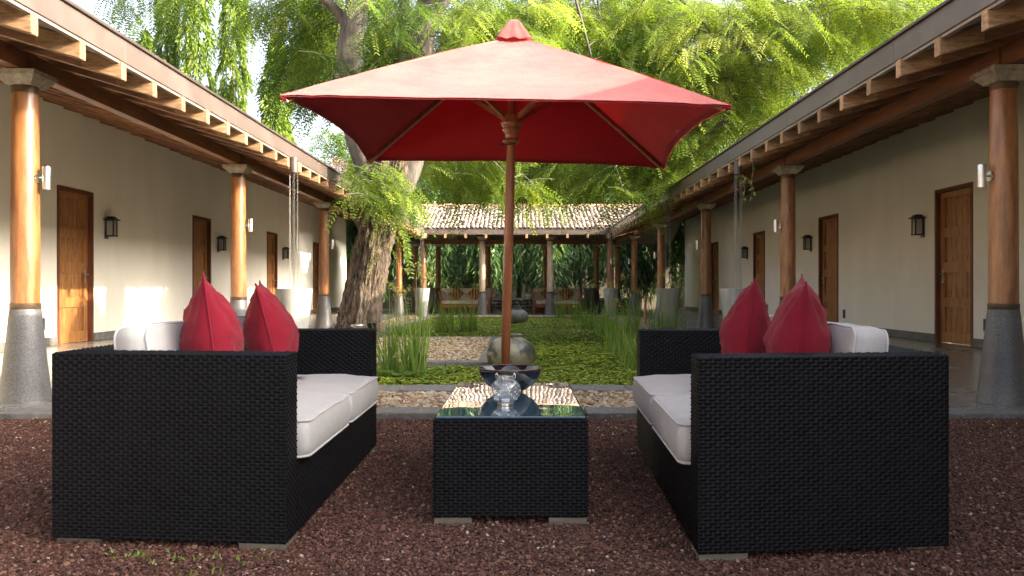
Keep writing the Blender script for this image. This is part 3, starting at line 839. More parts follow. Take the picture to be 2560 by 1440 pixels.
# barrel tiles: the front rows one by one, the rest in one piece
def tile_geo(r0, r1, ln, n=5, th=.014):
    V = []; F = []
    for (y, r) in ((0, r0), (ln, r1)):
        for rr_ in (r, r-th):
            for k in range(n+1):
                a = math.pi*k/n
                V.append((rr_*math.cos(a), y, rr_*math.sin(a)*.9))
    q = n+1
    for k in range(n):
        F.append((k, k+1, 2*q+k+1, 2*q+k))
        F.append((k+1, k, q+k, q+k+1))
        F.append((q+k+1, q+k, 3*q+k, 3*q+k+1))
    return V, F
tV, tF = tile_geo(.066, .054, .38)
tme = bpy.data.meshes.new('roof_tile'); tme.from_pydata(tV, [], tF); tme.materials.append(MAT['tile'])
tme.polygons.foreach_set('use_smooth', [True]*len(tF))
tn = 0; rest = MB(); pit = .134
def zt(d): return 2.715 + .305*d
ang = math.atan(.305)
for row in range(10):
    d = .02 + row*.318
    x = xl - d + .03
    k = 0
    nx_ = int((xr - xl + 2*d) / pit)
    for k in range(nx_):
        xx = xl - d + .06 + k*pit
        # keep the barrel columns running straight up the slope
        xx = round(xx/pit)*pit
        px_, py_, pz_ = xx+random.uniform(-.008,.008), 25.2 + d + random.uniform(-.02,.02) - .05, zt(d) + random.uniform(-.004,.008)
        rx_, ry_, rz_ = ang*.86+random.uniform(-.02,.03), random.uniform(-.06,.06), random.uniform(-.05,.05)
        if tn < 300 and abs(xx) < 3.9:
            o = inst(tme, 'roof_tile', proof, (px_,py_,pz_)); o.rotation_euler = (rx_, ry_, rz_); tn += 1
        else:
            mt = Matrix.Translation((px_,py_,pz_)) @ Matrix.Rotation(rz_,4,'Z') @ Matrix.Rotation(ry_,4,'Y') @ Matrix.Rotation(rx_,4,'X')
            rest.add([mt @ Vector(v) for v in tV], tF)
o = rest.build('roof_tiles', MAT['tile'], proof, smooth=True); tag(o, kind='stuff')
bed = MB()
bed.add([(xl,25.2,zt(0)-.01),(xr,25.2,zt(0)-.01),(xr+3.1,28.35,zt(3.15)-.01),(xl-3.1,28.35,zt(3.15)-.01)], [(0,1,2,3)])
bed.build('tile_channels', MAT['tile_bed'], proof)
# ridge
gv = MB().tube([(-.23,0,0),(.23,0,0)], .09, 10)
gme = bpy.data.meshes.new('ridge_tile'); gme.from_pydata(gv.v, [], gv.f); gme.materials.append(MAT['ridge_tile'])
gx = -5.6; 
while gx < 5.6:
    o = inst(gme, 'ridge_tile', proof, (gx, 28.35, zt(3.15)+.04+random.uniform(-.01,.012)))
    o.rotation_euler = (0, random.uniform(-.03,.03), random.uniform(-.02,.02)); gx += .44
# fascia, lip
fx = xl
for k in range(3):
    x1 = [-.9, 1.3, xr][k]
    MB().box(fx+.0015, x1-.0015, 25.2, 25.222, 2.578, 2.745).build('fascia_panel', MAT['fascia'], proof, origin=((fx+x1)/2,25.2,2.66), bevel=.004); fx = x1
MB().box(xl, xr, 25.178, 25.30, 2.7455, 2.768).build('gutter_lip', MAT['fascia_lip'], proof)
MB().box(xl, xr, 25.212, 25.25, 2.556, 2.577).build('eave_batten', MAT['soffit'], proof)

# ------------------------------------------------------------------ fittings on columns and walls
def spotlight(cx, cy, dx, dy, label):
    z = 1.74
    root = thing('column_spotlight', (cx+dx*.097, cy+dy*.097, z), label, 'lamp', 'steel spotlights on the columns')
    d = Vector((dx, dy, 0)); p = Vector((cx, cy, z))
    MB().tube([p+d*.094, p+d*.108], .040, 20).build('plate', MAT['steel'], root, smooth=False)
    MB().tube([p+d*.108, p+d*.135], .008, 8).build('arm', MAT['steel'], root)
    c = p + d*.163
    o = MB().lathe([(.031,z-.085),(.0315,z-.08),(.0315,z-.006),(.0295,z-.005),(.0295,z+.003),(.0315,z+.004),(.0315,z+.080),(.031,z+.085)], c.x, c.y, 20).build('lamp_body', MAT['steel'], root)
    smooth_by_angle(o, 30)
for i, y in enumerate(L_COLS): spotlight(-3.78 if y < 25 else -3.84, y, 1, 0, 'steel spotlight on the %s column of the left veranda' % ORD[i])
for i, y in enumerate(R_COLS): spotlight(3.63, y, -1, 0, 'steel spotlight on the %s column of the right veranda' % ORD[i])
spotlight(-3.07, 26.0, .3, -.954, 'steel spotlight on the pavilion column beside the sunlit concrete pot')
spotlight(2.86, 26.0, .1, -.995, 'steel spotlight on the pavilion column beside the right corner rain chain')

def lantern(s, wx, y, label):
    z = 1.93
    root = thing('wall_lantern', (s*wx, y, z), label, 'lantern', 'black lanterns on the veranda walls')
    m = MB(); x0 = s*wx
    def B(a0,a1,y0,y1,z0,z1,mm): bx(mm, 1, x0-s*a1, x0-s*a0, y+y0, y+y1, z+z0, z+z1)
    B(.0,.02,-.05,.05,-.20,.13,m); m.build('back_plate', MAT['skirting'], root)
    m = MB(); cx = x0 - s*.095; h = .060
    for sx in (-1,1):
        for sy in (-1,1): m.box(cx+sx*h-.009, cx+sx*h+.009, y+sy*h-.009, y+sy*h+.009, z-.14, z+.10)
    m.box(cx-.074,cx+.074,y-.074,y+.074,z-.160,z-.141); m.box(cx-.068,cx+.068,y-.068,y+.068,z+.1,z+.115)
    m.build('cage', MAT['iron'], root)
    m = MB(); r_ = [(.106,.112),(.108,.120),(.078,.140),(.058,.158),(.055,.170),(.035,.18)]
    V=[];F=[]
    for (hh,zz_) in r_: V += [(cx-hh,y-hh,z+zz_),(cx+hh,y-hh,z+zz_),(cx+hh,y+hh,z+zz_),(cx-hh,y+hh,z+zz_)]
    for i in range(len(r_)-1):
        for k in range(4): F.append((i*4+k,i*4+(k+1)%4,(i+1)*4+(k+1)%4,(i+1)*4+k))
    F += [(3,2,1,0),(20,21,22,23)]
    m.add(V,F); m.build('cap', MAT['iron'], root)
    for (a,b,c,d) in ((-1,0,.003,h),(1,0,.003,h),(0,-1,h,.003),(0,1,h,.003)):
        MB().box(cx+a*h*.93-c*.9, cx+a*h*.93+c*.9, y+b*h*.93-d*.9, y+b*h*.93+d*.9, z-.14, z+.099).build('pane', MAT['lamp_glass'], root)
for i, y in enumerate((13.85, 18.99, 24.18)): lantern(-1, 7.0, y, 'black wall lantern beside the %s visible door of the left wall' % ['first','second','third'][i])
for i, y in enumerate((13.49, 18.68, 23.9)): lantern(1, 6.64, y, 'black wall lantern beside the %s visible door of the right wall' % ['first','second','third'][i])

def socket(s, wx, y, label):
    z = .37
    root = thing('wall_socket', (s*wx, y, z), label, 'socket', 'sockets low on the veranda walls')
    m = MB(); bx(m, s, wx-.012, wx, y-.055, y+.055, z-.09, z+.09); m.build('frame', MAT['skirting'], root, bevel=.004)
    m = MB(); bx(m, s, wx-.016, wx-.0125, y-.042, y+.042, z-.076, z+.076); m.build('face', MAT['socket'], root)
for i, y in enumerate((12.0, 17.1, 22.3)): socket(-1, 7.0, y, 'dark socket on the left wall just before the %s visible door' % ['first','second','third'][i])
for i, y in enumerate((11.67, 16.77, 21.97)): socket(1, 6.64, y, 'dark socket on the right wall just before the %s visible door' % ['first','second','third'][i])

# ------------------------------------------------------------------ rain chains and the pots that catch them
lk = MB()
zc = 0.0; ln_ = 1.60; k = 0
while zc < ln_:
    a = Vector((.0055, 0, 0)) if k % 2 == 0 else Vector((0, .0055, 0))
    for sg in (-1, 1):
        p0 = Vector((0,0,-zc)); p1 = Vector((0,0,-zc-.030))
        lk.tube([p0+a*sg*.4, p0+a*sg+Vector((0,0,-.008)), p1+a*sg+Vector((0,0,.008)), p1+a*sg*.4], .0019, 4)
    zc += .025; k += 1
CHAIN = mesh_of(lk, 'chain', MAT['chain'], False)
POT = mesh_of(MB().lathe([(.135,0),(.14,.01),(.165,.22),(.20,.52),(.229,.80),(.235,.855),(.237,.868),(.230,.874),(.214,.870),(.208,.84),(.15,.5),(.12,.2)], n=40, cap=False), 'pot', MAT['pot'])
WATERD = mesh_of(MB().lathe([(.20,0),(.001,.001)], n=24, cap=False), 'pot_water', MAT['water'])
def rain_pot(x, y, where, tall=True):
    root = thing('rain_chain', (x, y, 2.5), 'rain chains above the %s' % where, 'rain chain', 'rain chains at the eaves')
    m = MB().lathe([(.052,2.38),(.053,2.57)], x, y, 16); m.build('spout', MAT['fascia_lip'], root, smooth=False)
    for k, (dx, dy) in enumerate(((-.046,-.01),(-.017,.03),(.016,-.03),(.045,.008))):
        inst(CHAIN, 'chain', root, (x+dx, y+dy, 2.40), rotz=random.uniform(0,3))
    pt = thing('concrete_pot', (x, y, -.004), 'tall tapered concrete pot, %s' % where, 'pot', 'concrete pots along the verandas')
    inst(POT, 'pot_body', pt, (x, y, .02), rotz=random.uniform(0,6))
    inst(WATERD, 'pot_water', pt, (x, y, .78))
rain_pot(-2.90, 10.5, 'pot nearest the camera on the left bank')
rain_pot(-2.92, 24.4, 'sunlit pot at the left inner corner')
rain_pot(2.84, 10.66, 'pot on the right bank nearest the camera')
rain_pot(2.82, 15.6, 'middle pot on the right bank')
rain_pot(2.76, 24.9, 'shaded pot at the right inner corner')
for (x, nm) in ((-3.35,'left'),(2.55,'right')):
    pt = thing('concrete_pot', (x, 30.1, FL), 'shaded concrete pot at the back of the pavilion, on its %s' % nm, 'pot', 'concrete pots along the verandas')
    inst(POT, 'pot_body', pt, (x, 30.1, FL), rotz=1)

# ------------------------------------------------------------------ woven furniture
class Weave:
    """rows of over-and-under strands: every visible strand loop is a small raised oval"""
    PU = .034; PV = .0120
    def __init__(s): s.V = []; s.F = []; s.n = 0
    def panel(s, O, U, V, N, ul, vl):
        O = np.array(O, float); U = np.array(U, float); V = np.array(V, float); N = np.array(N, float)
        nv = max(1, int(round(vl / s.PV))); pv = vl / nv
        nu = max(1, int(round(ul / s.PU))); pu = ul / nu
        gu = np.array([-1,-.62,0,.62,1.]); gv = np.array([-1,0,1.])
        A, B = np.meshgrid(gu, gv, indexing='ij')
        H = (1 - np.abs(A)**2.0) * (1 - .8*np.abs(B)) * .0056 - .0008
        A = A.ravel(); B = B.ravel(); H = H.ravel()
        q = np.array([(i*3+j, (i+1)*3+j, (i+1)*3+j+1, i*3+j+1) for i in range(4) for j in range(2)])
        cs = []
        for r in range(nv):
            off = (r % 2) * .5
            for c in range(-1 if off else 0, nu):
                a0 = (c + off) * pu; a1 = a0 + pu
                a0 = max(a0, 0); a1 = min(a1, ul)
                if a1 - a0 < pu*.3: continue
                cs.append(((a0+a1)/2, (r+.5)*pv, (a1-a0)/2*.90))
        cs = np.array(cs)
        hv = pv * .45 * (1 + RNG.uniform(-.05,.05,len(cs)))
        jit = RNG.uniform(.8,1.15,len(cs))
        uu = cs[:,0][:,None] + cs[:,2][:,None]*A[None]
        vv_ = cs[:,1][:,None] + hv[:,None]*B[None]
        hh = H[None]*jit[:,None] - .0006
        P = O + uu[...,None]*U + vv_[...,None]*V + hh[...,None]*N
        m = len(cs)
        s.V.append(P.reshape(-1,3)); s.F.append((q[None] + (np.arange(m)*15)[:,None,None]).reshape(-1,4) + s.n)
        s.n += m*15
    def build(s, parent, fn=None):
        V = np.concatenate(s.V); F = np.concatenate(s.F)
        if fn: V = fn(V)
        o = np_mesh('wicker_weave', V, F, MAT['wicker'], parent, WPOS[parent.name], smooth=True)
        return tag(o, kind='stuff')

class Warp:
    """plan corners of a sofa: front near, back near, front far, back far; local (s, t, z)"""
    def __init__(w, fn, bn, ff_, bf, W=.85, L=1.79):
        w.c = [np.array(p, float) for p in (fn, bn, ff_, bf)]; w.W = W; w.L = L
    def __call__(w, P):
        P = np.asarray(P, float); a = (P[...,0]/w.W)[...,None]; b = (P[...,1]/w.L)[...,None]
        xy = (1-a)*(1-b)*w.c[0] + a*(1-b)*w.c[1] + (1-a)*b*w.c[2] + a*b*w.c[3]
        return np.concatenate([xy, P[...,2:3]], axis=-1)
    def pt(w, s, t, z): return Vector(w(np.array([[s,t,z]]))[0])

def warped_box(w, s0, s1, t0, t1, z0, z1):
    m = MB()
    m.hexa([w.pt(a,b,c) for (a,b,c) in ((s0,t0,z0),(s1,t0,z0),(s1,t1,z0),(s0,t1,z0),(s0,t0,z1),(s1,t0,z1),(s1,t1,z1),(s0,t1,z1))])
    return m

def sofa(w, label):
    W, L = w.W, w.L; zb, zt, zs, th = .021, .67, .285, .14
    root = thing('wicker_sofa', w.pt(W/2, L/2, 0), label, 'sofa', 'black wicker sofas facing each other')
    e = .001
    def part(nm, s0,s1,t0,t1,z0,z1, panels):
        b = warped_box(w, s0+e,s1-e,t0+e,t1-e,z0,z1-e).build(nm, MAT['wicker_back'], root)
        wv = Weave()
        for pn in panels: wv.panel(*pn)
        wv.build(b, w)
    S=(1,0,0); T=(0,1,0); Z=(0,0,1)
    nS=(-1,0,0); nT=(0,-1,0)
    part('arm', 0,W,0,th,zb,zt, [((0,0,zb),S,Z,nT,W,zt-zb), ((0,0,zb),T,Z,nS,th,zt-zb), ((0,0,zt),S,T,Z,W,th), ((0,th,zs),S,Z,T,W-th,zt-zs), ((W,0,zb),T,Z,S,th,zt-zb)])
    part('arm', 0,W,L-th,L,zb,zt, [((0,L-th,zs),S,Z,nT,W-th,zt-zs), ((0,L-th,zb),T,Z,nS,th,zt-zb), ((0,L-th,zt),S,T,Z,W,th), ((0,L,zb),S,Z,T,W,zt-zb), ((W,L-th,zb),T,Z,S,th,zt-zb)])
    part('back', W-th,W,th,L-th,zb,zt, [((W-th,th,zt),T,S,Z,L-2*th,th), ((W,th,zb),T,Z,S,L-2*th,zt-zb)])
    part('seat_base', 0,W-th,th,L-th,zb,zs, [((0,th,zb),T,Z,nS,L-2*th,zs-zb)])
    for (s0,t0) in ((.004,.004),(W-.175,.02),(.004,L-.17),(W-.175,L-.17)):
        warped_box(w, s0,s0+.165,t0,t0+.15,-.01,zb-.002).build('foot', MAT['foot'], root)
    return root

WL = Warp((-.802,2.81),(-1.65,2.885),(-.806,4.60),(-1.665,4.62))
WR = Warp((.587,2.70),(1.462,2.79),(.655,4.58),(1.53,4.60), W=.872, L=1.88)
sofa(WL, 'black wicker two-seat sofa on the left with its near arm towards the camera')
sofa(WR, 'black wicker two-seat sofa on the right with its near arm towards the camera')

def rounded_outline(la, lb, rc, n=9):
    pts = []
    for (cx, cy, a0) in ((la/2-rc, lb/2-rc, 0), (-la/2+rc, lb/2-rc, 90), (-la/2+rc, -lb/2+rc, 180), (la/2-rc, -lb/2+rc, 270)):
        for k in range(n):
            a = R(a0 + 90*k/(n-1)); pts.append((cx+rc*math.cos(a), cy+rc*math.sin(a)))
    # add points along the long sides
    out = []
    for i, p in enumerate(pts):
        q = pts[(i+1) % len(pts)]; out.append(p)
        d = math.hypot(q[0]-p[0], q[1]-p[1]); m = int(d/.05)
        for k in range(1, m+1): out.append((p[0]+(q[0]-p[0])*k/(m+1), p[1]+(q[1]-p[1])*k/(m+1)))
    return out

def cushion(name, la, lb, h, crown, mtx, warp, label, group, cat='cushion', seed=0, bulge=.014, mat='cream', rc=.05, wrk=.010):
    ol = rounded_outline(la, lb, rc)
    n = len(ol); V = []; F = []
    prof = []
    for q in (.02,.25,.45,.62,.76,.87,.95,.985): prof.append((q, h/2 + crown*(1-q**2.4)))
    prof += [(1.0,h/2-.006),(1.0+bulge*.8/la*1.2,h/4),(1.0+bulge/la*1.4,0),(1.0+bulge*.8/la*1.2,-h/4),(1.0,-h/2+.006),(.98,-h/2),(.5,-h/2-.002),(.02,-h/2-.002)]
    for (q, c) in prof:
        for (a, b) in ol:
            p = Vector((a*q, b*q, c))
            nv = mnoise.noise(Vector((p.x*5+seed*7, p.y*5, p.z*4))) + .5*mnoise.noise(Vector((p.x*13+seed*3, p.y*11, p.z*9)))
            if c > -h/2+.01:
                p.z += wrk*nv*(1 if c > 0 else .4)
                p.x += wrk*.5*nv*(1 if a > 0 else -1)*(q > .9); p.y += wrk*.5*nv*(1 if b > 0 else -1)*(q > .9)
            V.append(p)
    for i in range(len(prof)-1):
        for k in range(n): F.append((i*n+k, i*n+(k+1)%n, (i+1)*n+(k+1)%n, (i+1)*n+k))
    F.append(tuple(range(n)))
    def tr(P): 
        P = [mtx @ p for p in P]
        return [Vector(x) for x in warp(np.array([tuple(p) for p in P]))]
    base = tr([Vector((0,0,-h/2))])[0]
    root = thing(name, base, label, cat, group)
    m = MB(); m.add(tr(V), F); m.build('cover', MAT[mat], root, smooth=True)
    for sg in (1, -1):
        ring = []
        i0 = 8 if sg > 0 else 12
        ring = [V[i0*n+k].copy() for k in range(n)]
        for p in ring: p.x *= 1.004; p.y *= 1.004; p.z += sg*.003
        ring = ring + [ring[0].copy(), ring[1].copy()]
        m = MB(); m.tube(tr(ring), .0048, 6, cap=False); m.build('piping', MAT['piping'], root, smooth=True)
    return root

def T3(x, y, z, rx=0, ry=0, rz=0):
    return Matrix.Translation((x,y,z)) @ Matrix.Rotation(rz,4,'Z') @ Matrix.Rotation(ry,4,'Y') @ Matrix.Rotation(rx,4,'X')

for (w, nm) in ((WL,'left'),(WR,'right')):
    L = w.L; half = (L - .28)/2
    for k, pos in enumerate(('near','far')):
        tc_ = .14 + half*(k+.5)
        cushion('seat_cushion', .745, half-.006, .135, .032, T3(.337, tc_, .285+.070), w, 'cream seat cushion on the %s half of the %s sofa' % (pos, nm), 'cream seat cushions', seed=k+(3 if nm=='right' else 0))
        # back cushion: thickness towards the seat
        cushion('back_cushion', .355, half-.02-.05*k, .13, .018, T3(w.W-.225, tc_+(.02 if k==0 else -.01), .575, 0, R(-84), 0), w, 'cream back cushion behind the red pillows, %s half of the %s sofa' % (pos, nm), 'cream back cushions', seed=10+k, rc=.05)

def pillow(x, y, z, A, T, yaw, lean, roll, label, seed, mat='red', group='red throw pillows', g=36):
    """square scatter cushion with drawn-out corners; local x along, y up, z thickness"""
    V = []; F = []
    for side in (1, -1):
        for i in range(g+1):
            for j in range(g+1):
                u = -1 + 2*i/g; v = -1 + 2*j/g
                u_ = math.sin(u*math.pi/2)*.35 + u*.65; v_ = math.sin(v*math.pi/2)*.35 + v*.65
                pin = .075
                px_ = A*u_*(1 - pin*(1-v_*v_)*abs(u_)**1.5); py_ = A*v_*(1 - pin*(1-u_*u_)*abs(v_)**1.5)
                e = max(0, (1-u_*u_)*(1-v_*v_))
                th = T*max(0,1-u_*u_)**.5*(.30*max(0,1-v_*v_)**.8 + .70*max(0,1-abs(v_)**1.25)**.9)
                nz = mnoise.noise(Vector((u_*1.6+seed*5, v_*1.6, side*2.0)))
                # creases fanning out of the corners
                cr = 0
                for (cu, cv) in ((1,1),(-1,1),(1,-1),(-1,-1)):
                    du = cu-u_; dv = cv-v_; rr_ = math.hypot(du, dv)
                    an = math.atan2(dv, du)
                    cr += math.sin(an*13 + seed + cu*2)*math.exp(-rr_*1.9)*min(1, rr_*3)
                py_ -= .02*A*(1-v_)*e
                th = th*(1 + .16*nz) + .016*cr*min(1,e*4) + (.009*mnoise.noise(Vector((u_*4+seed, v_*7, side))) + .006*abs(mnoise.noise(Vector((u_*9+seed, v_*13+u_*4, side)))))*min(1,e*4)
                V.append(Vector((px_, py_, side*th)))
    q = (g+1)**2
    for sd in (0,1):
        for i in range(g):
            for j in range(g):
                a = sd*q + i*(g+1)+j
                F.append((a, a+g+1, a+g+2, a+1) if sd == 0 else (a, a+1, a+g+2, a+g+1))
    mt = Matrix.Rotation(yaw,4,'Z') @ Matrix.Rotation(lean,4,'X') @ Matrix.Rotation(roll,4,'Y') @ Matrix.Rotation(R(90),4,'X')
    P = [mt @ p for p in V]
    zmin = min(p.z for p in P)
    m = MB(); m.add([Vector((p.x+x, p.y+y, p.z - zmin + z)) for p in P], F)
    seam = []
    for (i0,j0,di,dj) in ((0,0,1,0),(g,0,0,1),(g,g,-1,0),(0,g,0,-1)):
        for q_ in range(g):
            p = P[(i0+di*q_)*(g+1)+(j0+dj*q_)]; seam.append(Vector((p.x+x,p.y+y,p.z-zmin+z)))
    bm_ = m.build('throw_pillow', MAT[mat], None, origin=(x,y,z), smooth=True)
    bmx = bmesh.new(); bmx.from_mesh(bm_.data); bmesh.ops.remove_doubles(bmx, verts=bmx.verts, dist=.0008); bmx.to_mesh(bm_.data); bmx.free()
    bm_.data.polygons.foreach_set('use_smooth', [True]*len(bm_.data.polygons))
    sm_ = MB(); sm_.tube(seam + seam[:2], .0032, 6, cap=False); sm_.build('seam', MAT[mat], bm_, smooth=True)
    return tag(bm_, label, 'pillow', group)
# local x runs along the seat (yaw ~ 90 degrees), lean tips the top towards the back cushion
pillow(-1.255, 3.34, .425, .255, .122, R(110.5), R(-7), R(3), 'red throw pillow on the left sofa, nearer the camera', 1)
pillow(-1.19, 3.92, .425, .255, .122, R(105), R(-14), R(-2), 'red throw pillow on the left sofa, farther from the camera', 2)
pillow(1.035, 3.75, .425, .255, .116, R(76), R(8), R(2), 'red throw pillow on the right sofa, farther from the camera', 3)
pillow(1.090, 3.20, .425, .250, .126, R(73), R(4), R(-4), 'red throw pillow on the right sofa, nearer the camera', 4)

# ------------------------------------------------------------------ coffee table
TW, TD, TH = .593, 1.18, .395
tx, ty = -.036, 3.13
class Plain:
    def __init__(s): s.W = 1
    def __call__(s, P): return P
troot = thing('coffee_table', (tx, ty+TD/2, 0), 'black wicker coffee table with a blue glass top between the two sofas', 'table')
def tp(x, y, z): return (tx - TW/2 + x, ty + y, z)
rise = -.0045/TD      # the table tips slightly up towards the pond
def tipz(P):
    P = np.array(P, float); P[:,2] += (P[:,1]-ty)*rise; return P
body = MB(); zb = .024
body.hexa([Vector(p) for p in tipz([tp(.001,.001,zb),tp(TW-.001,.001,zb),tp(TW-.001,TD,zb),tp(.001,TD,zb),tp(.001,.001,TH-.001),tp(TW-.001,.001,TH-.001),tp(TW-.001,TD,TH-.001),tp(.001,TD,TH-.001)])])
tb = body.build('body', MAT['wicker_back'], troot)
wv = Weave()
wv.panel(tp(0,0,zb),(1,0,0),(0,0,1),(0,-1,0),TW,TH-zb)
wv.panel(tp(0,0,zb),(0,1,0),(0,0,1),(-1,0,0),TD,TH-zb)
wv.panel(tp(TW,0,zb),(0,1,0),(0,0,1),(1,0,0),TD,TH-zb)
wv.panel(tp(0,TD,zb),(1,0,0),(0,0,1),(0,1,0),TW,TH-zb)
wv.panel(tp(0,0,TH),(1,0,0),(0,1,0),(0,0,1),TW,.02)
wv.panel(tp(0,0,TH),(0,1,0),(1,0,0),(0,0,1),TD,.012)
wv.panel(tp(TW-.012,0,TH),(0,1,0),(1,0,0),(0,0,1),TD,.012)
wv.build(tb, tipz)
for (x, y) in ((.004,.004),(TW-.15,.004),(.004,TD-.1),(TW-.15,TD-.1)):
    z1 = zb - .003 + y*rise
    MB().box(*[tp(x,y,0)[0], tp(x+.145,y,0)[0], tp(x,y,0)[1], tp(x,y+.09,0)[1], -.01, z1]).build('foot', MAT['foot'], troot)
gl = MB(); gz0 = TH+.004; gz1 = TH+.013
gl.hexa([Vector(p) for p in tipz([tp(.010,.012,gz0),tp(TW-.010,.012,gz0),tp(TW-.010,TD-.006,gz0),tp(.010,TD-.006,gz0),tp(.010,.012,gz1),tp(TW-.010,.012,gz1),tp(TW-.010,TD-.006,gz1),tp(.010,TD-.006,gz1)])])
gl.build('glass_top', MAT['table_glass'], troot, origin=tp(TW/2,TD/2,gz1), bevel=.002)
def tabz(y): return gz1 + (y-ty)*rise

# glazed bowl
by_ = 3.90; bz = tabz(by_)+.001; bxx = -.048
o = MB().lathe([(.058,0),(.060,.008),(.075,.012),(.110,.035),(.137,.068),(.150,.098),(.1535,.113),(.1515,.1165),(.147,.113),(.130,.072),(.100,.038),(.06,.020),(.005,.018)], 0, 0, 56, cap=False)
o.add([], [])
root = thing('bowl', (bxx, by_, bz), 'glossy black bowl standing on the glass table behind the small lantern', 'bowl')
m = MB(); m.add([(p[0]+bxx,p[1]+by_,p[2]+bz) for p in o.v], o.f); m.build('bowl_body', MAT['bowl'], root, smooth=True)
m = MB(); ring = [(bxx+.1523*math.cos(2*math.pi*k/56), by_+.1523*math.sin(2*math.pi*k/56), bz+.1150) for k in range(58)]
m.tube(ring, .0028, 6, cap=False); m.build('rim', MAT['bowl_rim'], root, smooth=True)
m = MB().lathe([(.125,.066),(.001,.0661)], 0, 0, 40, cap=False)
m2 = MB(); m2.add([(p[0]+bxx,p[1]+by_,p[2]+bz) for p in m.v], m.f); m2.build('water', MAT['bowl'], root)

# little glass lantern
ly = 3.45; lx = -.061; lz = tabz(ly)+.001
root = thing('glass_lantern', (lx, ly, lz), 'small round bubble-glass candle lantern in front of the black bowl', 'lantern')
def lat(prof, n=40, cap=False):
    a = MB().lathe([(r, z+lz) for r, z in prof], lx, ly, n, cap); return a
outer = []; 
for k in range(15):
    a = R(-62 + 126*k/14); outer.append((.0655*math.cos(a), .0615+.0555*math.sin(a)))
inner = [(r-.0018, z) for r, z in reversed(outer)]
lat(outer).build('glass_globe', MAT['clear_glass'], root, smooth=True)
for (z0, z1, r0, nm) in ((.0, .011, .034, 'base_ring'), (.110, .123, .031, 'neck_ring')):
    smooth_by_angle(lat([(r0,z0),(r0+.001,z0+.001),(r0+.001,z1-.001),(r0,z1),(r0-.003,z1),(r0-.003,z0),(r0,z0)]).build(nm, MAT['steel'], root))
for sg in (-1, 1):
    m = MB(); c = Vector((lx+sg*.037, ly, lz+.122))
    m.tube([c+Vector((sg*-.006,0,-.014)), c+Vector((sg*.004,0,-.008)), c+Vector((sg*.004,0,.004)), c+Vector((0,0,.012)), c+Vector((sg*-.003,0,.004)), c+Vector((sg*-.004,0,-.008))], .0026, 6)
    m.build('handle_lug', MAT['steel'], root, smooth=True)
m = MB()
for k in range(46):
    a = random.uniform(-2.9,-.25); b = random.uniform(-.75,.7); rr_ = .0650
    c = Vector((lx+rr_*math.cos(b)*math.cos(a), ly+rr_*math.cos(b)*math.sin(a), lz+.0615+.055*math.sin(b)))
    r_ = random.uniform(.0008,.0024)
    m.tube([c-Vector((0,0,r_*random.uniform(1,2.2))), c, c+Vector((0,0,r_*random.uniform(1,2.2)))], [r_*.3,r_,r_*.3], 5)
MAT['bubble'] = M('white_bubble', (.75,.75,.75), (.85,.85,.85), scale=3, rough=.4)
m.build('bubbles', MAT['bubble'], root, smooth=True); tag(bpy.data.objects['bubbles'], kind='stuff')
m = MB().lathe([(.018,lz+.012),(.018,lz+.024),(.001,lz+.025)], lx, ly, 20); m.build('candle', MAT['bubble'], root)

# ------------------------------------------------------------------ the parasol
ux, uy = -.093, 4.50
um = thing('garden_umbrella', (ux, uy, 0), 'square red cloth garden umbrella on a wooden pole behind the coffee table', 'umbrella')
um.rotation_euler = (0, R(1.5), R(-1.2))
UO = Vector((ux, uy, 0))
def ub(mb, nm, mat, smooth=False, parent=um):
    m = MB(); m.add([Vector(p)+UO for p in mb.v], mb.f); return m.build(nm, mat, parent, smooth=smooth)
ub(MB().lathe([(.0255,.02),(.0255,1.4),(.0225,1.72),(.0215,2.26)], n=14), 'pole', MAT['umbrella_wood'], True)
hub = ub(MB().lathe([(.026,1.692),(.044,1.697),(.048,1.706),(.044,1.714),(.032,1.720),(.034,1.748),(.047,1.762),(.050,1.770),(.046,1.778),(.050,1.785),(.058,1.794),(.060,1.806),(.054,1.815),(.056,1.836),(.052,1.846),(.026,1.85)], n=32), 'runner_hub', MAT['umbrella_wood'])
smooth_by_angle(hub, 50)
pn = MB(); pn.tube([(.024,-.02,1.688),(-.062,-.03,1.682)], .0035, 6)
pn.tube([(-.060,-.03,1.682),(-.062,-.03,1.662),(-.052,-.03,1.640),(-.044,-.03,1.655),(-.042,-.02,1.70)], .0014, 5)
ub(pn, 'locking_pin', MAT['bronze'])
hx, hy, zc_, za = .985, .915, 1.722, 2.285
corners = [Vector((-hx,-hy,zc_)), Vector((hx,-hy,zc_)), Vector((hx,hy,zc_)), Vector((-hx,hy,zc_))]
apex = Vector((0,0,za))
def canopy_pt(i, w, r, dz=0):
    a = corners[i]; b = corners[(i+1) % 4]
    e = a.lerp(b, w); bow = 4*w*(1-w)
    rr_ = r*(1 - (.030 if i % 2 == 0 else .056)*bow**.9*r)
    p = apex.lerp(e, rr_)
    p.z -= .028*bow*math.sin(math.pi*min(1,r*.98))*.9
    p.z += .012*math.sin(math.pi*r)*(1-bow)           # the ribs spring up a little
    p.z += .006*mnoise.noise(Vector((p.x*4, p.y*4, i)))
    we = min(w, 1-w)
    p.z += .006*math.sin(we*70 + i)*math.exp(-we*16)*r*r + .005*math.sin(w*40)*math.exp(-r*14)   # puckers at the corners and under the cap
    p.z += dz
    return p
def canopy_layer(dz, r0=.035, r1=1.0, nr=26, nw=30):
    m = MB()
    for i in range(4):
        V = []; F = []
        for a in range(nr+1):
            r = r0 + (r1-r0)*a/nr
            for b in range(nw+1): V.append(canopy_pt(i, b/nw, r, dz))
        for a in range(nr):
            for b in range(nw): F.append((a*(nw+1)+b, (a+1)*(nw+1)+b, (a+1)*(nw+1)+b+1, a*(nw+1)+b+1))
        m.add(V, F)
    return m
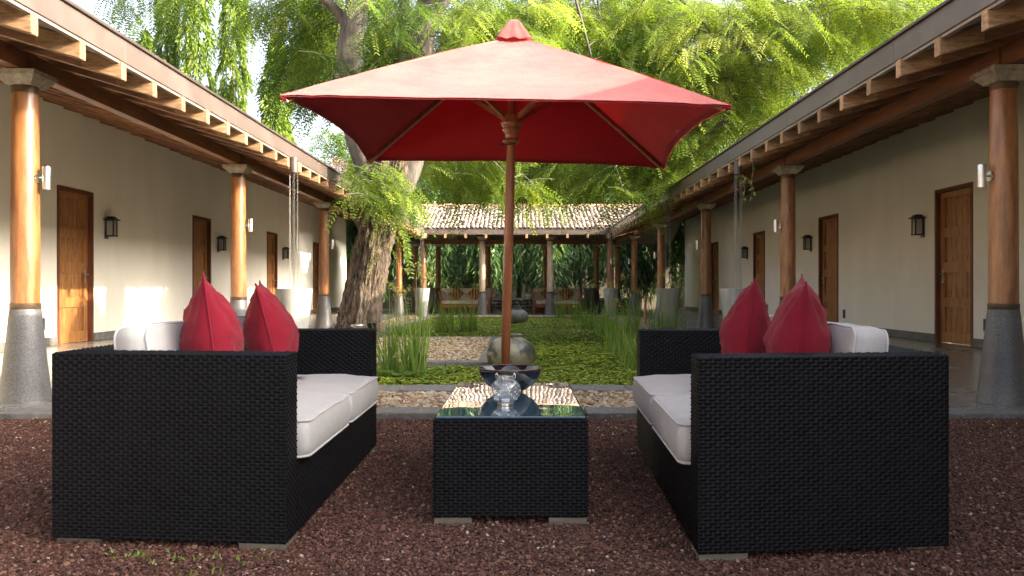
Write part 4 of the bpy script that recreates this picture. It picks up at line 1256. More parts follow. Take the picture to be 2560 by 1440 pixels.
can = ub(canopy_layer(0), 'canopy', MAT['canopy_top'], True)
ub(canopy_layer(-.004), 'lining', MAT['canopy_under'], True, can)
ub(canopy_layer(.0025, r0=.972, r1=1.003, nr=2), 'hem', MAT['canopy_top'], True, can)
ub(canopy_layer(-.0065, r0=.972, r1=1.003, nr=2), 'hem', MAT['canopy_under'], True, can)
# cap over the vent
m = MB(); V = []; F = []
prof = [(.003,2.372),(.014,2.370),(.027,2.361),(.040,2.345),(.056,2.320),(.076,2.290),(.096,2.256),(.100,2.246)]
for (h_, z_) in prof:
    for k in range(40):
        a = 2*math.pi*k/40; c_, s_ = math.cos(a), math.sin(a)
        q = 1/max(abs(c_),abs(s_)); q = 1 + (q-1)*.75
        wob = 1 + .05*math.sin(a*9+1.3)*(h_/.11)
        V.append((h_*q*c_*wob, h_*q*s_*wob, z_ - .006*math.sin(a*9)*(h_/.11)))
for i in range(len(prof)-1):
    for k in range(40): F.append((i*40+k,i*40+(k+1)%40,(i+1)*40+(k+1)%40,(i+1)*40+k))
m.add(V,F); ub(m, 'vent_cap', MAT['canopy_top'], True)
for i in range(4):
    c = corners[i]
    a = apex + Vector((0,0,-.028)); e = c*0.985 + Vector((0,0,0)); e = Vector((c.x*.985, c.y*.985, c.z-.004))
    pts = []
    for k in range(7):
        r = k/6; p = apex.lerp(c, .02+.965*r); p.z += .012*math.sin(math.pi*r) - .022; pts.append(p)
    mm = MB()
    for k in range(6): mm.bar(pts[k], pts[k+1], .020, .028)
    rib = ub(mm, 'rib', MAT['umbrella_wood'])
    st = MB(); mid = apex.lerp(c, .34); mid.z -= .030
    d = Vector((c.x,c.y,0)).normalized()
    st.bar(d*.045 + Vector((0,0,1.832)), mid, .018, .026); ub(st, 'strut', MAT['umbrella_wood'])
    m = MB(); m.tube([Vector((c.x*.975,c.y*.975,c.z-.010)), Vector((c.x*1.002,c.y*1.002,c.z-.014))], [.013,.006], 8); ub(m, 'corner_pocket', MAT['canopy_under'], True, can)
ub(MB().lathe([(.22,0),(.22,.04),(.20,.055),(.05,.06),(.04,.07),(.04,.25),(.03,.26)], n=32), 'base_weight', MAT['kerb'])

# ------------------------------------------------------------------ jars
def jar(x, y, z, sc_, mat, label):
    prof = [(.14,0),(.20,.03),(.255,.10),(.285,.19),(.278,.26),(.235,.335),(.165,.385),(.125,.398),(.112,.41),(.122,.424),(.134,.430),(.130,.437),(.108,.434),(.098,.42),(.10,.40)]
    root = thing('stoneware_jar', (x,y,z), label, 'jar', 'round jars in the pond')
    b = MB().lathe([(r*sc_, h*sc_+z) for r,h in prof[:9]], x, y, 44, cap=False); b.build('jar_body', mat, root, smooth=True)
    b = MB().lathe([(r*sc_, h*sc_+z) for r,h in prof[8:]], x, y, 44, cap=False); b.build('rim', mat, root, smooth=True)
jar(-.105, 9.25, -.05, .985, MAT['jar'], 'big mottled round jar on the pond just behind the umbrella pole')
jar(-.07, 21.0, -.05, 1.0, MAT['jar_dark'], 'dark round jar far back in the pond before the pavilion')

# ------------------------------------------------------------------ the two settees under the pavilion roof
def settee(x0, x1, y, label, where):
    root = thing('teak_settee', ((x0+x1)/2, y, FL), label, 'sofa', 'teak settees under the pavilion')
    z = FL; d = .72
    MB().box(x0+.06, x1-.06, y, y+d, z+.18, z+.30).build('seat_frame', MAT['sofa_wood'], root, bevel=.01)
    for (xx, sg) in ((x0, -1), (x1, 1)):
        m = MB()
        pts = [(xx+.0*sg, z), (xx-.02*sg, z+.35), (xx+.05*sg, z+.62), (xx+.10*sg, z+.74)]
        for k in range(3):
            (a0,z0),(a1,z1) = pts[k],pts[k+1]
            m.hexa([(a0-.03,y-.02,z0),(a0+.03,y-.02,z0),(a0+.03,y+d,z0),(a0-.03,y+d,z0),(a1-.03,y-.02,z1),(a1+.03,y-.02,z1),(a1+.03,y+d,z1),(a1-.03,y+d,z1)])
        m.build('side_panel', MAT['sofa_wood'], root)
    m = MB(); m.hexa([(x0,y+d-.06,z),(x1,y+d-.06,z),(x1,y+d,z),(x0,y+d,z),(x0-.1,y+d+.04,z+.78),(x1+.1,y+d+.04,z+.78),(x1+.1,y+d+.1,z+.78),(x0-.1,y+d+.1,z+.78)])
    m.build('back_panel', MAT['sofa_wood'], root)
    ident = Plain()
    cushion('seat_cushion', x1-x0-.10, d-.04, .12, .02, T3((x0+x1)/2, y+d/2-.03, z+.37), ident, 'sand coloured seat cushion on the %s settee under the pavilion' % where, 'settee cushions', mat='sofa_cream', seed=30, wrk=.004)
    n = 3; wd = (x1-x0+.06)/n
    for k in range(n):
        cushion('back_cushion', wd, .44, .13, .03, T3(x0-.03+wd*(k+.5), y+d-.10, z+.62, R(80), 0, 0), ident, 'sand coloured back cushion, %s of three on the %s settee under the pavilion' % (['left','middle','right'][k], where), 'settee back cushions', mat='sofa_cream', seed=33+k, wrk=.004)
    for k, fx_ in enumerate((.30, .70)):
        p = pillow(x0+(x1-x0)*fx_, y+d-.30, z+.40, .20, .06, 0, R(-14), R(45), 'striped brown pillow standing on its corner, %s one on the %s settee' % (['left','right'][k], where), 50+k, mat='stripe', group='striped pillows', g=14)
settee(-2.72, -1.05, 28.2, 'teak settee with sand cushions under the left half of the pavilion', 'left')
settee(.50, 2.10, 28.4, 'teak settee with sand cushions under the right half of the pavilion', 'right')

# small garden fittings
def path_light(x, y, h, label, disc):
    root = thing('path_light', (x,y,0), label, 'lamp', 'path lights by the big tree')
    MB().lathe([(.02,0),(.02,h)], x, y, 12).build('post', MAT['iron'], root)
    m = MB().lathe([(.03,h),(.09,h+.03),(.085,h+.045),(.02,h+.06)] if disc else [(.05,h-.28),(.055,h-.27),(.055,h),(.065,h+.005),(.05,h+.012)], x, y, 20); m.build('head', MAT['steel'] if disc else MAT['iron'], root, smooth=True)
path_light(-2.02, 10.2, .40, 'small pale disc path light at the foot of the big tree', True)
path_light(-1.80, 9.95, .47, 'black cylinder path light between the big tree and the reeds', False)
root = thing('marker_post', (3.06, 20, 0), 'short orange wooden post standing by the right bank reeds', 'post')
m = MB().lathe([(.03,0),(.03,.70),(.02,.72)], 3.06, 20, 12); m.build('post_shaft', MAT['post'], root)
m = MB().lathe([(.045,0),(.045,.05),(.03,.06)], 3.06, 20, 12); m.build('foot', MAT['post'], root)

# ------------------------------------------------------------------ foliage builders
def unit(a): return a / np.maximum(np.linalg.norm(a, axis=-1, keepdims=True), 1e-9)
def leaf_quads(P, D, S, L, W, lift=0.0):
    """pointed leaves: base P, direction D, side S; folded slightly along the midrib"""
    L = np.asarray(L)[:, None]; W = np.asarray(W)[:, None]
    Nn = unit(np.cross(D, S))
    mid = P + D*L*.42
    a = P; b = mid + S*W*.5 + Nn*W*.18; c = P + D*L; d = mid - S*W*.5 + Nn*W*.18
    V = np.stack([a, b, c, d], axis=1).reshape(-1, 3)
    F = np.arange(len(P)*4).reshape(-1, 4)
    return V, F
class Foliage:
    def __init__(s): s.V = []; s.F = []; s.T = []; s.n = 0
    def add(s, V, F, T):
        s.V.append(V); s.F.append(F + s.n); s.T.append(T); s.n += len(V)
    def build(s, name, mat, parent=None, origin=(0,0,0)):
        return np_mesh(name, np.concatenate(s.V), np.concatenate(s.F), mat, parent, origin, np.concatenate(s.T))

def fronds(fo, P, D, L, tint, pairs=8, leaf=.17, wid=.052, droop=.45):
    """feathery fronds: pairs of leaflets along a drooping midrib"""
    n = len(P); D = unit(D); L = np.asarray(L)
    up = np.array([0,0,1.0])
    S = np.cross(D, up + RNG.normal(0,.35,(n,3))); S = unit(S)
    ts = np.linspace(.10, 1.0, pairs)
    for k, t in enumerate(ts):
        c = P + D*(L*t)[:,None] - up*(L*droop*t*t)[:,None]
        tan = unit(D - up*(2*droop*t))
        ll = L*leaf*(1.0 - .5*abs(t-.45)**1.2)*1.25
        for sg in (-1, 1):
            d = unit(S*sg + tan*.55 + RNG.normal(0,.12,(n,3)) - up*.15)
            side = unit(np.cross(d, np.cross(S, tan)))
            V, F = leaf_quads(c, d, unit(tan - d*np.sum(tan*d,axis=1,keepdims=True)), ll*RNG.uniform(.85,1.15,n), L*wid*RNG.uniform(.85,1.2,n))
            fo.add(V, F, np.clip(tint + RNG.normal(0,.05,n), 0, 1))

def strands(fo, base, outdir, length, nleaf, L, W, tint, hang=1.0):
    """hanging twigs with long drooping leaves"""
    n = len(base)
    for k in range(nleaf):
        t = (k + RNG.uniform(0,1,n))/nleaf
        p = base + outdir*(length*(.35*t**.6))[:,None] - np.array([0,0,1.0])*(length*t**1.3*hang)[:,None]
        a = RNG.uniform(0, 2*np.pi, n)
        r = np.stack([np.cos(a), np.sin(a), np.zeros(n)], 1)
        d = unit(r*RNG.uniform(.25,.8,(n,1)) + outdir*.35 + np.array([0,0,-1.0])*RNG.uniform(.55,1.2,(n,1)))
        s = unit(np.cross(d, RNG.normal(0,1,(n,3))))
        V, F = leaf_quads(p, d, s, L*RNG.uniform(.7,1.2,n), W*RNG.uniform(.8,1.2,n))
        fo.add(V, F, np.clip(tint + RNG.normal(0,.16,n), 0, 1))

def mast_tree(x, y, h, rad, z0, ns, nl, label, group, mat, tb=.5, L=.24, W=.042, top=True, half=False):
    root = thing('mast_tree', (x, y, -.05), label, 'tree', group)
    m = MB(); m.tube([(x,y,-.05),(x+.03,y,1.5),(x-.03,y,h*.5),(x,y,h*.97)], [.13,.11,.08,.02], 10); m.build('trunk', MAT['bark_dark'], root, smooth=True)
    fo = Foliage()
    u = RNG.uniform(0,1,ns)
    z = z0 + (h-z0)*u
    rp = rad*(np.minimum(1, (1-u)*(3.2 if top else 9))**.6)*RNG.uniform(.45,1.0,ns)*(1+.22*np.sin(z*2.3+x*3))
    a = RNG.uniform(0,2*np.pi,ns)
    if half: a = np.where(np.sin(a) > .45, -a, a)      # the side nobody can see stays thin
    o = np.stack([np.cos(a),np.sin(a),np.zeros(ns)],1)
    base = np.stack([x+np.cos(a)*rp*.7, y+np.sin(a)*rp*.7, z+.35],1)
    strands(fo, base, o, RNG.uniform(.5,1.1,ns), nl, L, W, np.clip(tb + RNG.normal(0,.15,ns),0,1))
    fo.build('crown', mat, root, WPOS[root.name])
    return root

# ------------------------------------------------------------------ the big feathery tree on the island
tree = thing('feathery_shade_tree', (-2.46, 12.5, 0), 'big leaning tree with fissured bark and bright feathery leaves on the pebble island', 'tree')
def limb(mb, pts, rads, n=40, seg=14, amp=.16, seed=0, flute=5, fine=False):
    """trunk with ridges and furrows"""
    P = [Vector(p) for p in pts]
    # Catmull-Rom through the points
    path = []; rr_ = []
    for i in range(len(P)-1):
        p0 = P[max(i-1,0)]; p1 = P[i]; p2 = P[i+1]; p3 = P[min(i+2,len(P)-1)]
        for k in range(seg):
            t = k/seg
            q = .5*((2*p1) + (p2-p0)*t + (2*p0-5*p1+4*p2-p3)*t*t + (3*p1-p0-3*p2+p3)*t**3)
            path.append(q); rr_.append(rads[i]*(1-t)+rads[i+1]*t)
    path.append(P[-1]); rr_.append(rads[-1])
    V = []; F = []
    prev = Vector((1,0,0))
    for i, p in enumerate(path):
        d = (path[min(i+1,len(path)-1)] - path[max(i-1,0)]).normalized()
        sd = (prev - d*prev.dot(d)).normalized(); prev = sd; u = d.cross(sd)
        for k in range(n):
            a = 2*math.pi*k/n
            twist = p.z*.35
            f = 1 + amp*.55*math.sin(flute*(a+twist)+seed) * .5 + amp*.5*mnoise.noise(Vector((math.cos(a+twist)*3.0+seed, math.sin(a+twist)*3.0, p.z*.7)))
            rg = mnoise.noise(Vector((math.cos(a+twist*.6)*9+seed, math.sin(a+twist*.6)*9, p.z*2.0)))
            f += amp*.45*(abs(rg)-.25) + amp*.22*mnoise.noise(Vector((math.cos(a)*22+seed, math.sin(a)*22, p.z*7)))
            if fine:
                r2 = mnoise.noise(Vector((math.cos(a+twist*.5)*13+seed, math.sin(a+twist*.5)*13, p.z*3.2)))
                r3 = mnoise.noise(Vector((math.cos(a)*30+seed, math.sin(a)*30, p.z*11)))
                f += .10*(.28-abs(r2))*2 + .035*r3
            V.append(p + (sd*math.cos(a)+u*math.sin(a))*rr_[i]*f)
    for i in range(len(path)-1):
        for k in range(n): F.append((i*n+k,i*n+(k+1)%n,(i+1)*n+(k+1)%n,(i+1)*n+k))
    mb.add(V, F)
    return path
TY = 12.5
tm = MB()
limb(tm, [at(880,870,TY), at(893,822,TY), at(915,720,TY), at(938,600,TY), at(962,500,TY), at(985,420,TY), at(1000,370,TY)], [.36,.305,.265,.25,.265,.285,.24], n=150, seg=34, amp=.42, seed=1, fine=True)
tm.build('trunk', MAT['bark'], tree, smooth=True)
sm = MB()
stA = limb(sm, [at(955,520,TY), at(925,430,TY), at(895,330,TY), at(873,200,TY), at(878,90,TY-.1), at(893,0,TY-.2), at(905,-200,TY-.3), at(880,-420,TY-.6)], [.20,.19,.20,.19,.18,.17,.14,.07], n=36, amp=.14, seed=4)
stA2 = limb(sm, [at(876,110,TY), at(855,45,TY), at(812,-5,TY-.2), at(740,-120,TY-.6), at(640,-230,TY-1)], [.09,.075,.07,.05,.02], n=16, amp=.1, seed=5)
stC = limb(sm, [at(985,500,TY), at(1022,400,TY), at(1045,250,TY+.1), at(1052,120,TY+.1), at(1075,0,TY), at(1140,-200,TY-.4), at(1260,-380,TY-1)], [.22,.22,.20,.19,.18,.14,.06], n=36, amp=.14, seed=7)
stB = limb(sm, [at(1000,330,TY+.2), at(1012,200,TY+.3), at(1014,60,TY+.3), at(1000,-120,TY+.3), at(960,-400,TY)], [.10,.10,.095,.085,.04], n=18, amp=.1, seed=9)
sm.build('stem', MAT['bark_smooth'], tree, smooth=True)
lm = MB()
limbs_paths = []
for pts, r0 in (
    ([at(1050,170,TY), at(1230,60,TY+1.2), at(1450,40,TY+2.6), at(1640,80,TY+3.2), at(1760,150,TY+3.6), at(1850,230,TY+3.8)], .10),
    ([at(1072,20,TY), at(1300,-160,TY-1), at(1600,-220,TY-2), at(1900,-160,TY-2.6), at(2150,-20,TY-3)], .11),
    ([at(1632,78,TY+3.2), at(1700,62,TY+2.2), at(1800,95,TY+1.2), at(1860,130,TY+.8)], .045),
    ([at(1060,90,TY), at(1180,-60,TY+.6), at(1400,-140,TY+1.2), at(1650,-40,TY+1.6), at(1800,120,TY+1.8), at(1830,300,TY+1.8)], .085),
    ([at(1040,300,TY), at(1120,330,TY-.2), at(1230,400,TY-.4), at(1290,470,TY-.5)], .04),
    ([at(1400,-140,TY+1.2), at(1480,150,TY+1.4), at(1530,380,TY+1.5), at(1560,480,TY+1.5)], .045),
    ([at(893,10,TY), at(780,-80,TY-.5), at(640,-120,TY-1.2), at(480,-140,TY-2)], .06),
    ([at(905,430,TY-.2), at(880,460,TY-.8), at(900,500,TY-1.2)], .02)):
    limbs_paths.append(limb(lm, pts, [.62*r0*(1-.88*k/(len(pts)-1)) for k in range(len(pts))], n=10, seg=8, amp=.08, seed=r0*90))
lm.build('limbs', MAT['bark_smooth'], tree, smooth=True)
LP = np.array([tuple(p) for path in limbs_paths + [stA, stA2, stC, stB] for p in path])

# leafy sprays: where each mass of foliage hangs (photo box, depth range), how many sprays, their tint
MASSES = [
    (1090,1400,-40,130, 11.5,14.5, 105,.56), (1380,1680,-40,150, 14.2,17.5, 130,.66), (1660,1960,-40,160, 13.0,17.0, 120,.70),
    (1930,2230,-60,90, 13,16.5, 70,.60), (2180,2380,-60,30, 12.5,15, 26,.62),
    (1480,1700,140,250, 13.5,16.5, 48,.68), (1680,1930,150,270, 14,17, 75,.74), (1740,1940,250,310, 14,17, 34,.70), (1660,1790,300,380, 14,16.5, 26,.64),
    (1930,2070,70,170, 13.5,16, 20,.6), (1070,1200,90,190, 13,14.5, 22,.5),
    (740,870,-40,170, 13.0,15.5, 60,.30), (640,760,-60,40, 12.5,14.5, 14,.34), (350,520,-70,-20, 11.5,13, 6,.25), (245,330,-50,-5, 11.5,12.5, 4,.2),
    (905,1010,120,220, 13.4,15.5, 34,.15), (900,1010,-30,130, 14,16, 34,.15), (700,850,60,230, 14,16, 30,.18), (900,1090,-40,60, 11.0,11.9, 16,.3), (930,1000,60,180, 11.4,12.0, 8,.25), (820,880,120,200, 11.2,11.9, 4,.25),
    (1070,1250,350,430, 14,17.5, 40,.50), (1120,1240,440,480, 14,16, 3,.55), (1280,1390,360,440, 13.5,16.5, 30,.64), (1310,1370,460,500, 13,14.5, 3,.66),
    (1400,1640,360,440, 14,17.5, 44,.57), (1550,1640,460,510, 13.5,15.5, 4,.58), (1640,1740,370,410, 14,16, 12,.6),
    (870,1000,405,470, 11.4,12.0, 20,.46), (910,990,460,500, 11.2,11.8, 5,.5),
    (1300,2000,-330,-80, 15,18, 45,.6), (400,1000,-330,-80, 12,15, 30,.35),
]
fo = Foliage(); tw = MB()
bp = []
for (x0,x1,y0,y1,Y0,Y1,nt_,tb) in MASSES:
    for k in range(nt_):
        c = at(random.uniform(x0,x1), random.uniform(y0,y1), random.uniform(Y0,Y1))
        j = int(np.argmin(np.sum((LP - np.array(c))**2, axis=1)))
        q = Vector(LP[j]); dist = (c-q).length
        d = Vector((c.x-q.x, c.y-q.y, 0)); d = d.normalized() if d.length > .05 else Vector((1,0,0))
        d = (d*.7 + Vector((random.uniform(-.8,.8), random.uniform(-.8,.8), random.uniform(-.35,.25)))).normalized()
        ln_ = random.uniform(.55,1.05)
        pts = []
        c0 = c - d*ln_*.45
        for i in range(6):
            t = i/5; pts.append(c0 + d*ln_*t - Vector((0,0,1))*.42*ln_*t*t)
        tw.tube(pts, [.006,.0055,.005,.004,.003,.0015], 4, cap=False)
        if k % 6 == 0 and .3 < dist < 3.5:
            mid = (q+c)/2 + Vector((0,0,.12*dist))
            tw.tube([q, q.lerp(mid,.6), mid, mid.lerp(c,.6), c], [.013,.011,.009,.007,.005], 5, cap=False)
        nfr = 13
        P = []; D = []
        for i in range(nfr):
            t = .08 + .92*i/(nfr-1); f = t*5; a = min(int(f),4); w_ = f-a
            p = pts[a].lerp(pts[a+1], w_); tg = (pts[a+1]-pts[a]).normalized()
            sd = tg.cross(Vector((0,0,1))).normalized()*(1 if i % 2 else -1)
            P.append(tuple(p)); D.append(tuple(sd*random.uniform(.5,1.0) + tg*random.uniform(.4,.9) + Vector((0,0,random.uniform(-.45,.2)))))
        fronds(fo, np.array(P), np.array(D), RNG.uniform(.24,.44,nfr)*(c.y/13.0), np.full(nfr, tb + random.gauss(-.03,.19)), pairs=10, leaf=.18, wid=.062)  # wide tint spread: darker sprays paint deep shade into the crown's gaps
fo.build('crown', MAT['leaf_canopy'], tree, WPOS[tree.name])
tw.build('twigs', MAT['bark_smooth'], tree)

# ------------------------------------------------------------------ columnar trees left, seen over the roof
for i, (px_, Y, top, rad, lab) in enumerate((
    (362, 46, 85, .45, 'short slim mast tree against the sky at the far left'),
    (418, 42, -260, .52, 'tall mast tree, leftmost of the big ones over the left roof'),
    (492, 41, -300, .85, 'tall mast tree, second of the big ones over the left roof'),
    (585, 42, -250, .74, 'tall mast tree, third of the big ones over the left roof'),
    (690, 40, 95, .80, 'mast tree with its pointed top in view, beside the umbrella\'s left corner'))):
    p = at(px_, top, Y)
    mast_tree(p.x, Y, p.z, rad, 2.5, int(260 + 22*p.z), 22, lab, 'mast trees over the left roof', MAT['leaf_mast'], tb=.55, L=.34, W=.075)

# row of drooping trees right behind the pavilion
xs = [-6.3,-5.0,-3.75,-2.55,-1.35,-.05,1.25,2.5,3.75,5.0,6.35,7.7]
for i, x in enumerate(xs):
    y = 33.9 + (i % 2)*.5
    nth = ['first','second','third','fourth','fifth','sixth','seventh','eighth','ninth','tenth','eleventh','twelfth'][i]
    mast_tree(x, y, 7.2 + 1.5*((i*7) % 3)/2 - (2.2 if x < -4 else 0), .92, .95 + .25*((i*5) % 3), 430, 20, 'dark drooping tree behind the pavilion, %s from the left' % nth, 'drooping trees behind the pavilion', MAT['leaf_shade'], tb=.45, L=.34, W=.062, top=False, half=True)

# broad trees beyond
def broad_tree(name, base, top, r, label, mat, n=420, tb=.5, lean=0):
    root = thing(name, base, label, 'tree', 'broad trees beyond the courtyard')
    b = Vector(base); c = Vector(top)
    m = MB(); mid = b.lerp(c,.5)+Vector((lean,0,0))
    m.tube([b, b.lerp(mid,.6), mid, mid.lerp(c,.5), c], [.28,.22,.18,.12,.05], 12)
    for k in range(7):
        a = k*.9; e = c + Vector((math.cos(a)*r.x*.6, math.sin(a)*r.y*.6, random.uniform(-.5,.5)*r.z))
        m.tube([mid.lerp(c,.3), mid.lerp(e,.6)+Vector((0,0,.4)), e], [.09,.06,.02], 7)
    m.build('trunk', MAT['bark_dark'], root, smooth=True)
    f = Foliage(); nb = 34
    cen = RNG.normal(0,1,(nb,3)); cen = unit(cen)*RNG.uniform(.35,1,(nb,1))**.6*np.array(r) + np.array(c)
    per = n//nb
    for q in cen:
        pts = q + RNG.normal(0,.42,(per*6,3))*np.array([1,1,.7])
        d = unit(RNG.normal(0,1,(len(pts),3)) + np.array([0,0,-.35]))
        fronds(f, pts, d, RNG.uniform(.3,.55,len(pts)), np.full(len(pts), tb)+RNG.normal(0,.12), pairs=4, leaf=.34, wid=.12)
    f.build('crown', mat, root, WPOS[root.name])
broad_tree('broad_tree', (7.4,37.0,-.1), (8.4,37.5,9.0), Vector((3.2,2.2,2.8)), 'broad dark tree rising beyond the right end of the pavilion roof', MAT['leaf_shade'], 700, .55)
broad_tree('broad_tree', (14.5,37.0,-.1), (14.6,38,11.0), Vector((4.0,2.5,3.4)), 'broad dark tree beyond the right roof at the upper right', MAT['leaf_shade'], 700, .45)
broad_tree('broad_tree', (-8.6,38.5,-.1), (-8.2,38.5,6.3), Vector((1.9,1.8,2.3)), 'leafy green tree behind the far end of the left roof', MAT['leaf_mast'], 420, .45)
broad_tree('broad_tree', (2.5,41.0,-.1), (2.5,41,8.5), Vector((5.0,1.8,2.6)), 'broad tree behind the middle of the pavilion', MAT['leaf_shade'], 700, .5)
# pink blossoms in the left tree
f = Foliage()
pts = np.array([tuple(at(845+RNG.normal(0,14), 412+RNG.normal(0,9), 36.2)) for k in range(40)])
V, F = leaf_quads(pts, unit(RNG.normal(0,1,(40,3))), unit(RNG.normal(0,1,(40,3))), np.full(40,.16), np.full(40,.12)); f.add(V,F,RNG.uniform(0,1,40))
rootp = thing('blossom_spray', tuple(pts.mean(0)), 'spray of pink blossom above the far end of the left roof', 'blossom')
f.build('petals', MAT['pink_flower'], rootp, WPOS[rootp.name])
m = MB(); c = Vector(pts.mean(0)); m.tube([c+Vector((-.6,1.5,-1.2)), c+Vector((-.2,.4,-.3)), c], [.03,.02,.01], 6); m.build('branch', MAT['bark_dark'], rootp)

# far wood closing the view
f = Foliage(); n = 15000
X = RNG.uniform(-13,20,n); Z = RNG.uniform(0,1,n)
hmax = np.where(X < -7.0, 3.2, 8.5) + 1.2*np.sin(X*1.3)
pts = np.stack([X, RNG.uniform(44,47,n), Z*hmax],1)
fronds(f, pts, unit(RNG.normal(0,1,(n,3))+np.array([0,-.5,-.4])), RNG.uniform(.5,.9,n), RNG.uniform(.2,.6,n), pairs=2, leaf=.5, wid=.2)
o = f.build('far_wood', MAT['leaf_shade']); tag(o, 'dark mass of far trees behind everything', 'wood', kind='stuff')

# ------------------------------------------------------------------ boundary wall and low rubble wall behind the pavilion
bw = thing('boundary_wall', (0, 37.2, -.1), 'dark mossy boundary wall behind the drooping trees', 'wall')
k = 0; x = -14.0
while x < 16:
    MB().box(x+.004, x+1.996, 37.0, 37.25, -.3, 1.9).build('wall_panel', MAT['wall_dark'], bw, origin=(x+1,37.1,0)); x += 2.0
MB().box(-14, 16, 36.95, 37.3, 1.904, 1.98).build('coping', MAT['kerb'], bw)

rw = thing('rubble_wall', (0, 32.6, -.05), 'low rubble stone wall behind the pavilion', 'wall')
MB().box(-4.6, 4.6, 32.45, 32.8, -.1, .50).build('core', MAT['mortar'], rw)
for row in range(4):
    x = -4.6 + random.uniform(0,.1); z = .0 + row*.125
    while x < 4.5:
        wd = random.uniform(.14,.34); hgt = random.uniform(.10,.125)
        m = MB(); n = 7; V=[]
        for ring, (q, yy_) in enumerate(((1.0,32.46),(.98,32.42),(.72,32.395))):
            for kk in range(n):
                a = 2*math.pi*kk/n + .3
                rr_ = 1 + .22*math.sin(kk*2.7 + x*9)
                V.append((x+wd/2+math.cos(a)*wd*.5*q*rr_, yy_, z+hgt/2+math.sin(a)*hgt*.56*q*rr_))
        F = []
        for r_ in range(2):
            for kk in range(n): F.append((r_*n+kk, r_*n+(kk+1)%n, (r_+1)*n+(kk+1)%n, (r_+1)*n+kk))
        F.append(tuple(range(2*n,3*n)))
        m.add(V,F); m.build('stone', MAT['stone'], rw, origin=(x+wd/2,32.45,z))
        x += wd*.97
def tuft(name, x, y, z, n, h, spread, mat, label, cat, group, wmul=1.0):
    root = thing(name, (x,y,z), label, cat, group)
    f = Foliage()
    a = RNG.uniform(0,6.28,n); d = unit(np.stack([np.cos(a)*spread, np.sin(a)*spread, RNG.uniform(.5,1.2,n)],1))
    P = np.stack([x+RNG.normal(0,.05,n), y+RNG.normal(0,.05,n), np.full(n,z)],1)
    V,F = leaf_quads(P, d, unit(np.cross(d,RNG.normal(0,1,(n,3)))), h*RNG.uniform(.6,1.1,n), .035*wmul*RNG.uniform(.8,1.2,n)); f.add(V,F,RNG.uniform(0,1,n))
    f.build('leaves', mat, root, WPOS[root.name])
    MB().lathe([(.04,z-.03),(.05,z+.01),(.02,z+.03)], x, y, 8).build('crown_base', MAT['vine_stem'], root)
for k in range(10):
    x = -3.4 + k*.72 + random.uniform(-.08,.08)
    tuft('edging_plant', x, 32.68, .50, 26, .26, .9, MAT['leaf_pale'], 'pale leafed edging plant on the low rubble wall, %s from the left' % ['first','second','third','fourth','fifth','sixth','seventh','eighth','ninth','tenth'][k], 'plant', 'edging plants on the rubble wall')

# ------------------------------------------------------------------ floating plants on the pond
def rosettes(name, n, x0,x1,y0,y1, rmin,rmax, holes, label, dens=None):
    X = RNG.uniform(x0,x1,n); Y = y0 + (y1-y0)*RNG.uniform(0,1,n)**1.25
    keep = np.ones(n,bool)
    for (a,b,c,d) in holes: keep &= ~((X>a)&(X<b)&(Y>c)&(Y<d))
    X = X[keep]; Y = Y[keep]; n = len(X)
    f = Foliage(); rr_ = RNG.uniform(rmin,rmax,n)*(1+ (Y-7)/26)
    patch = np.array([mnoise.noise(Vector((x*.8,y*.45,0))) + .6*mnoise.noise(Vector((x*2.6,y*1.6,4))) for x,y in zip(X,Y)])
    tint = np.clip(.45 + .42*patch + RNG.normal(0,.14,n),0,.9); tint = np.where(RNG.uniform(0,1,n)<.022, .99, tint)
    zb_ = -.02 + .03*patch + RNG.uniform(-.015,.02,n)
    a0 = RNG.uniform(0,6.28,n)
    for k in range(6):
        a = a0 + k*1.047 + RNG.normal(0,.2,n); el = RNG.uniform(.05,.62,n)
        d = np.stack([np.cos(a)*np.cos(el), np.sin(a)*np.cos(el), np.sin(el)],1)
        s = np.stack([-np.sin(a), np.cos(a), np.zeros(n)],1)
        V,F = leaf_quads(np.stack([X,Y,zb_],1), d, s, rr_*RNG.uniform(.8,1.2,n), rr_*.85)
        f.add(V,F,np.clip(tint+RNG.normal(0,.06,n),0,1))
    o = f.build(name, MAT['leaf_pond']); return tag(o, label, 'pond plants', kind='stuff')
rosettes('floating_plants', 46000, -2.64,2.49,7.30,24.58, .019,.036, [(-2.66,-.26,9.53,14.62),(-.33,.12,9.0,9.5)], 'carpet of small floating green plants covering the pond')

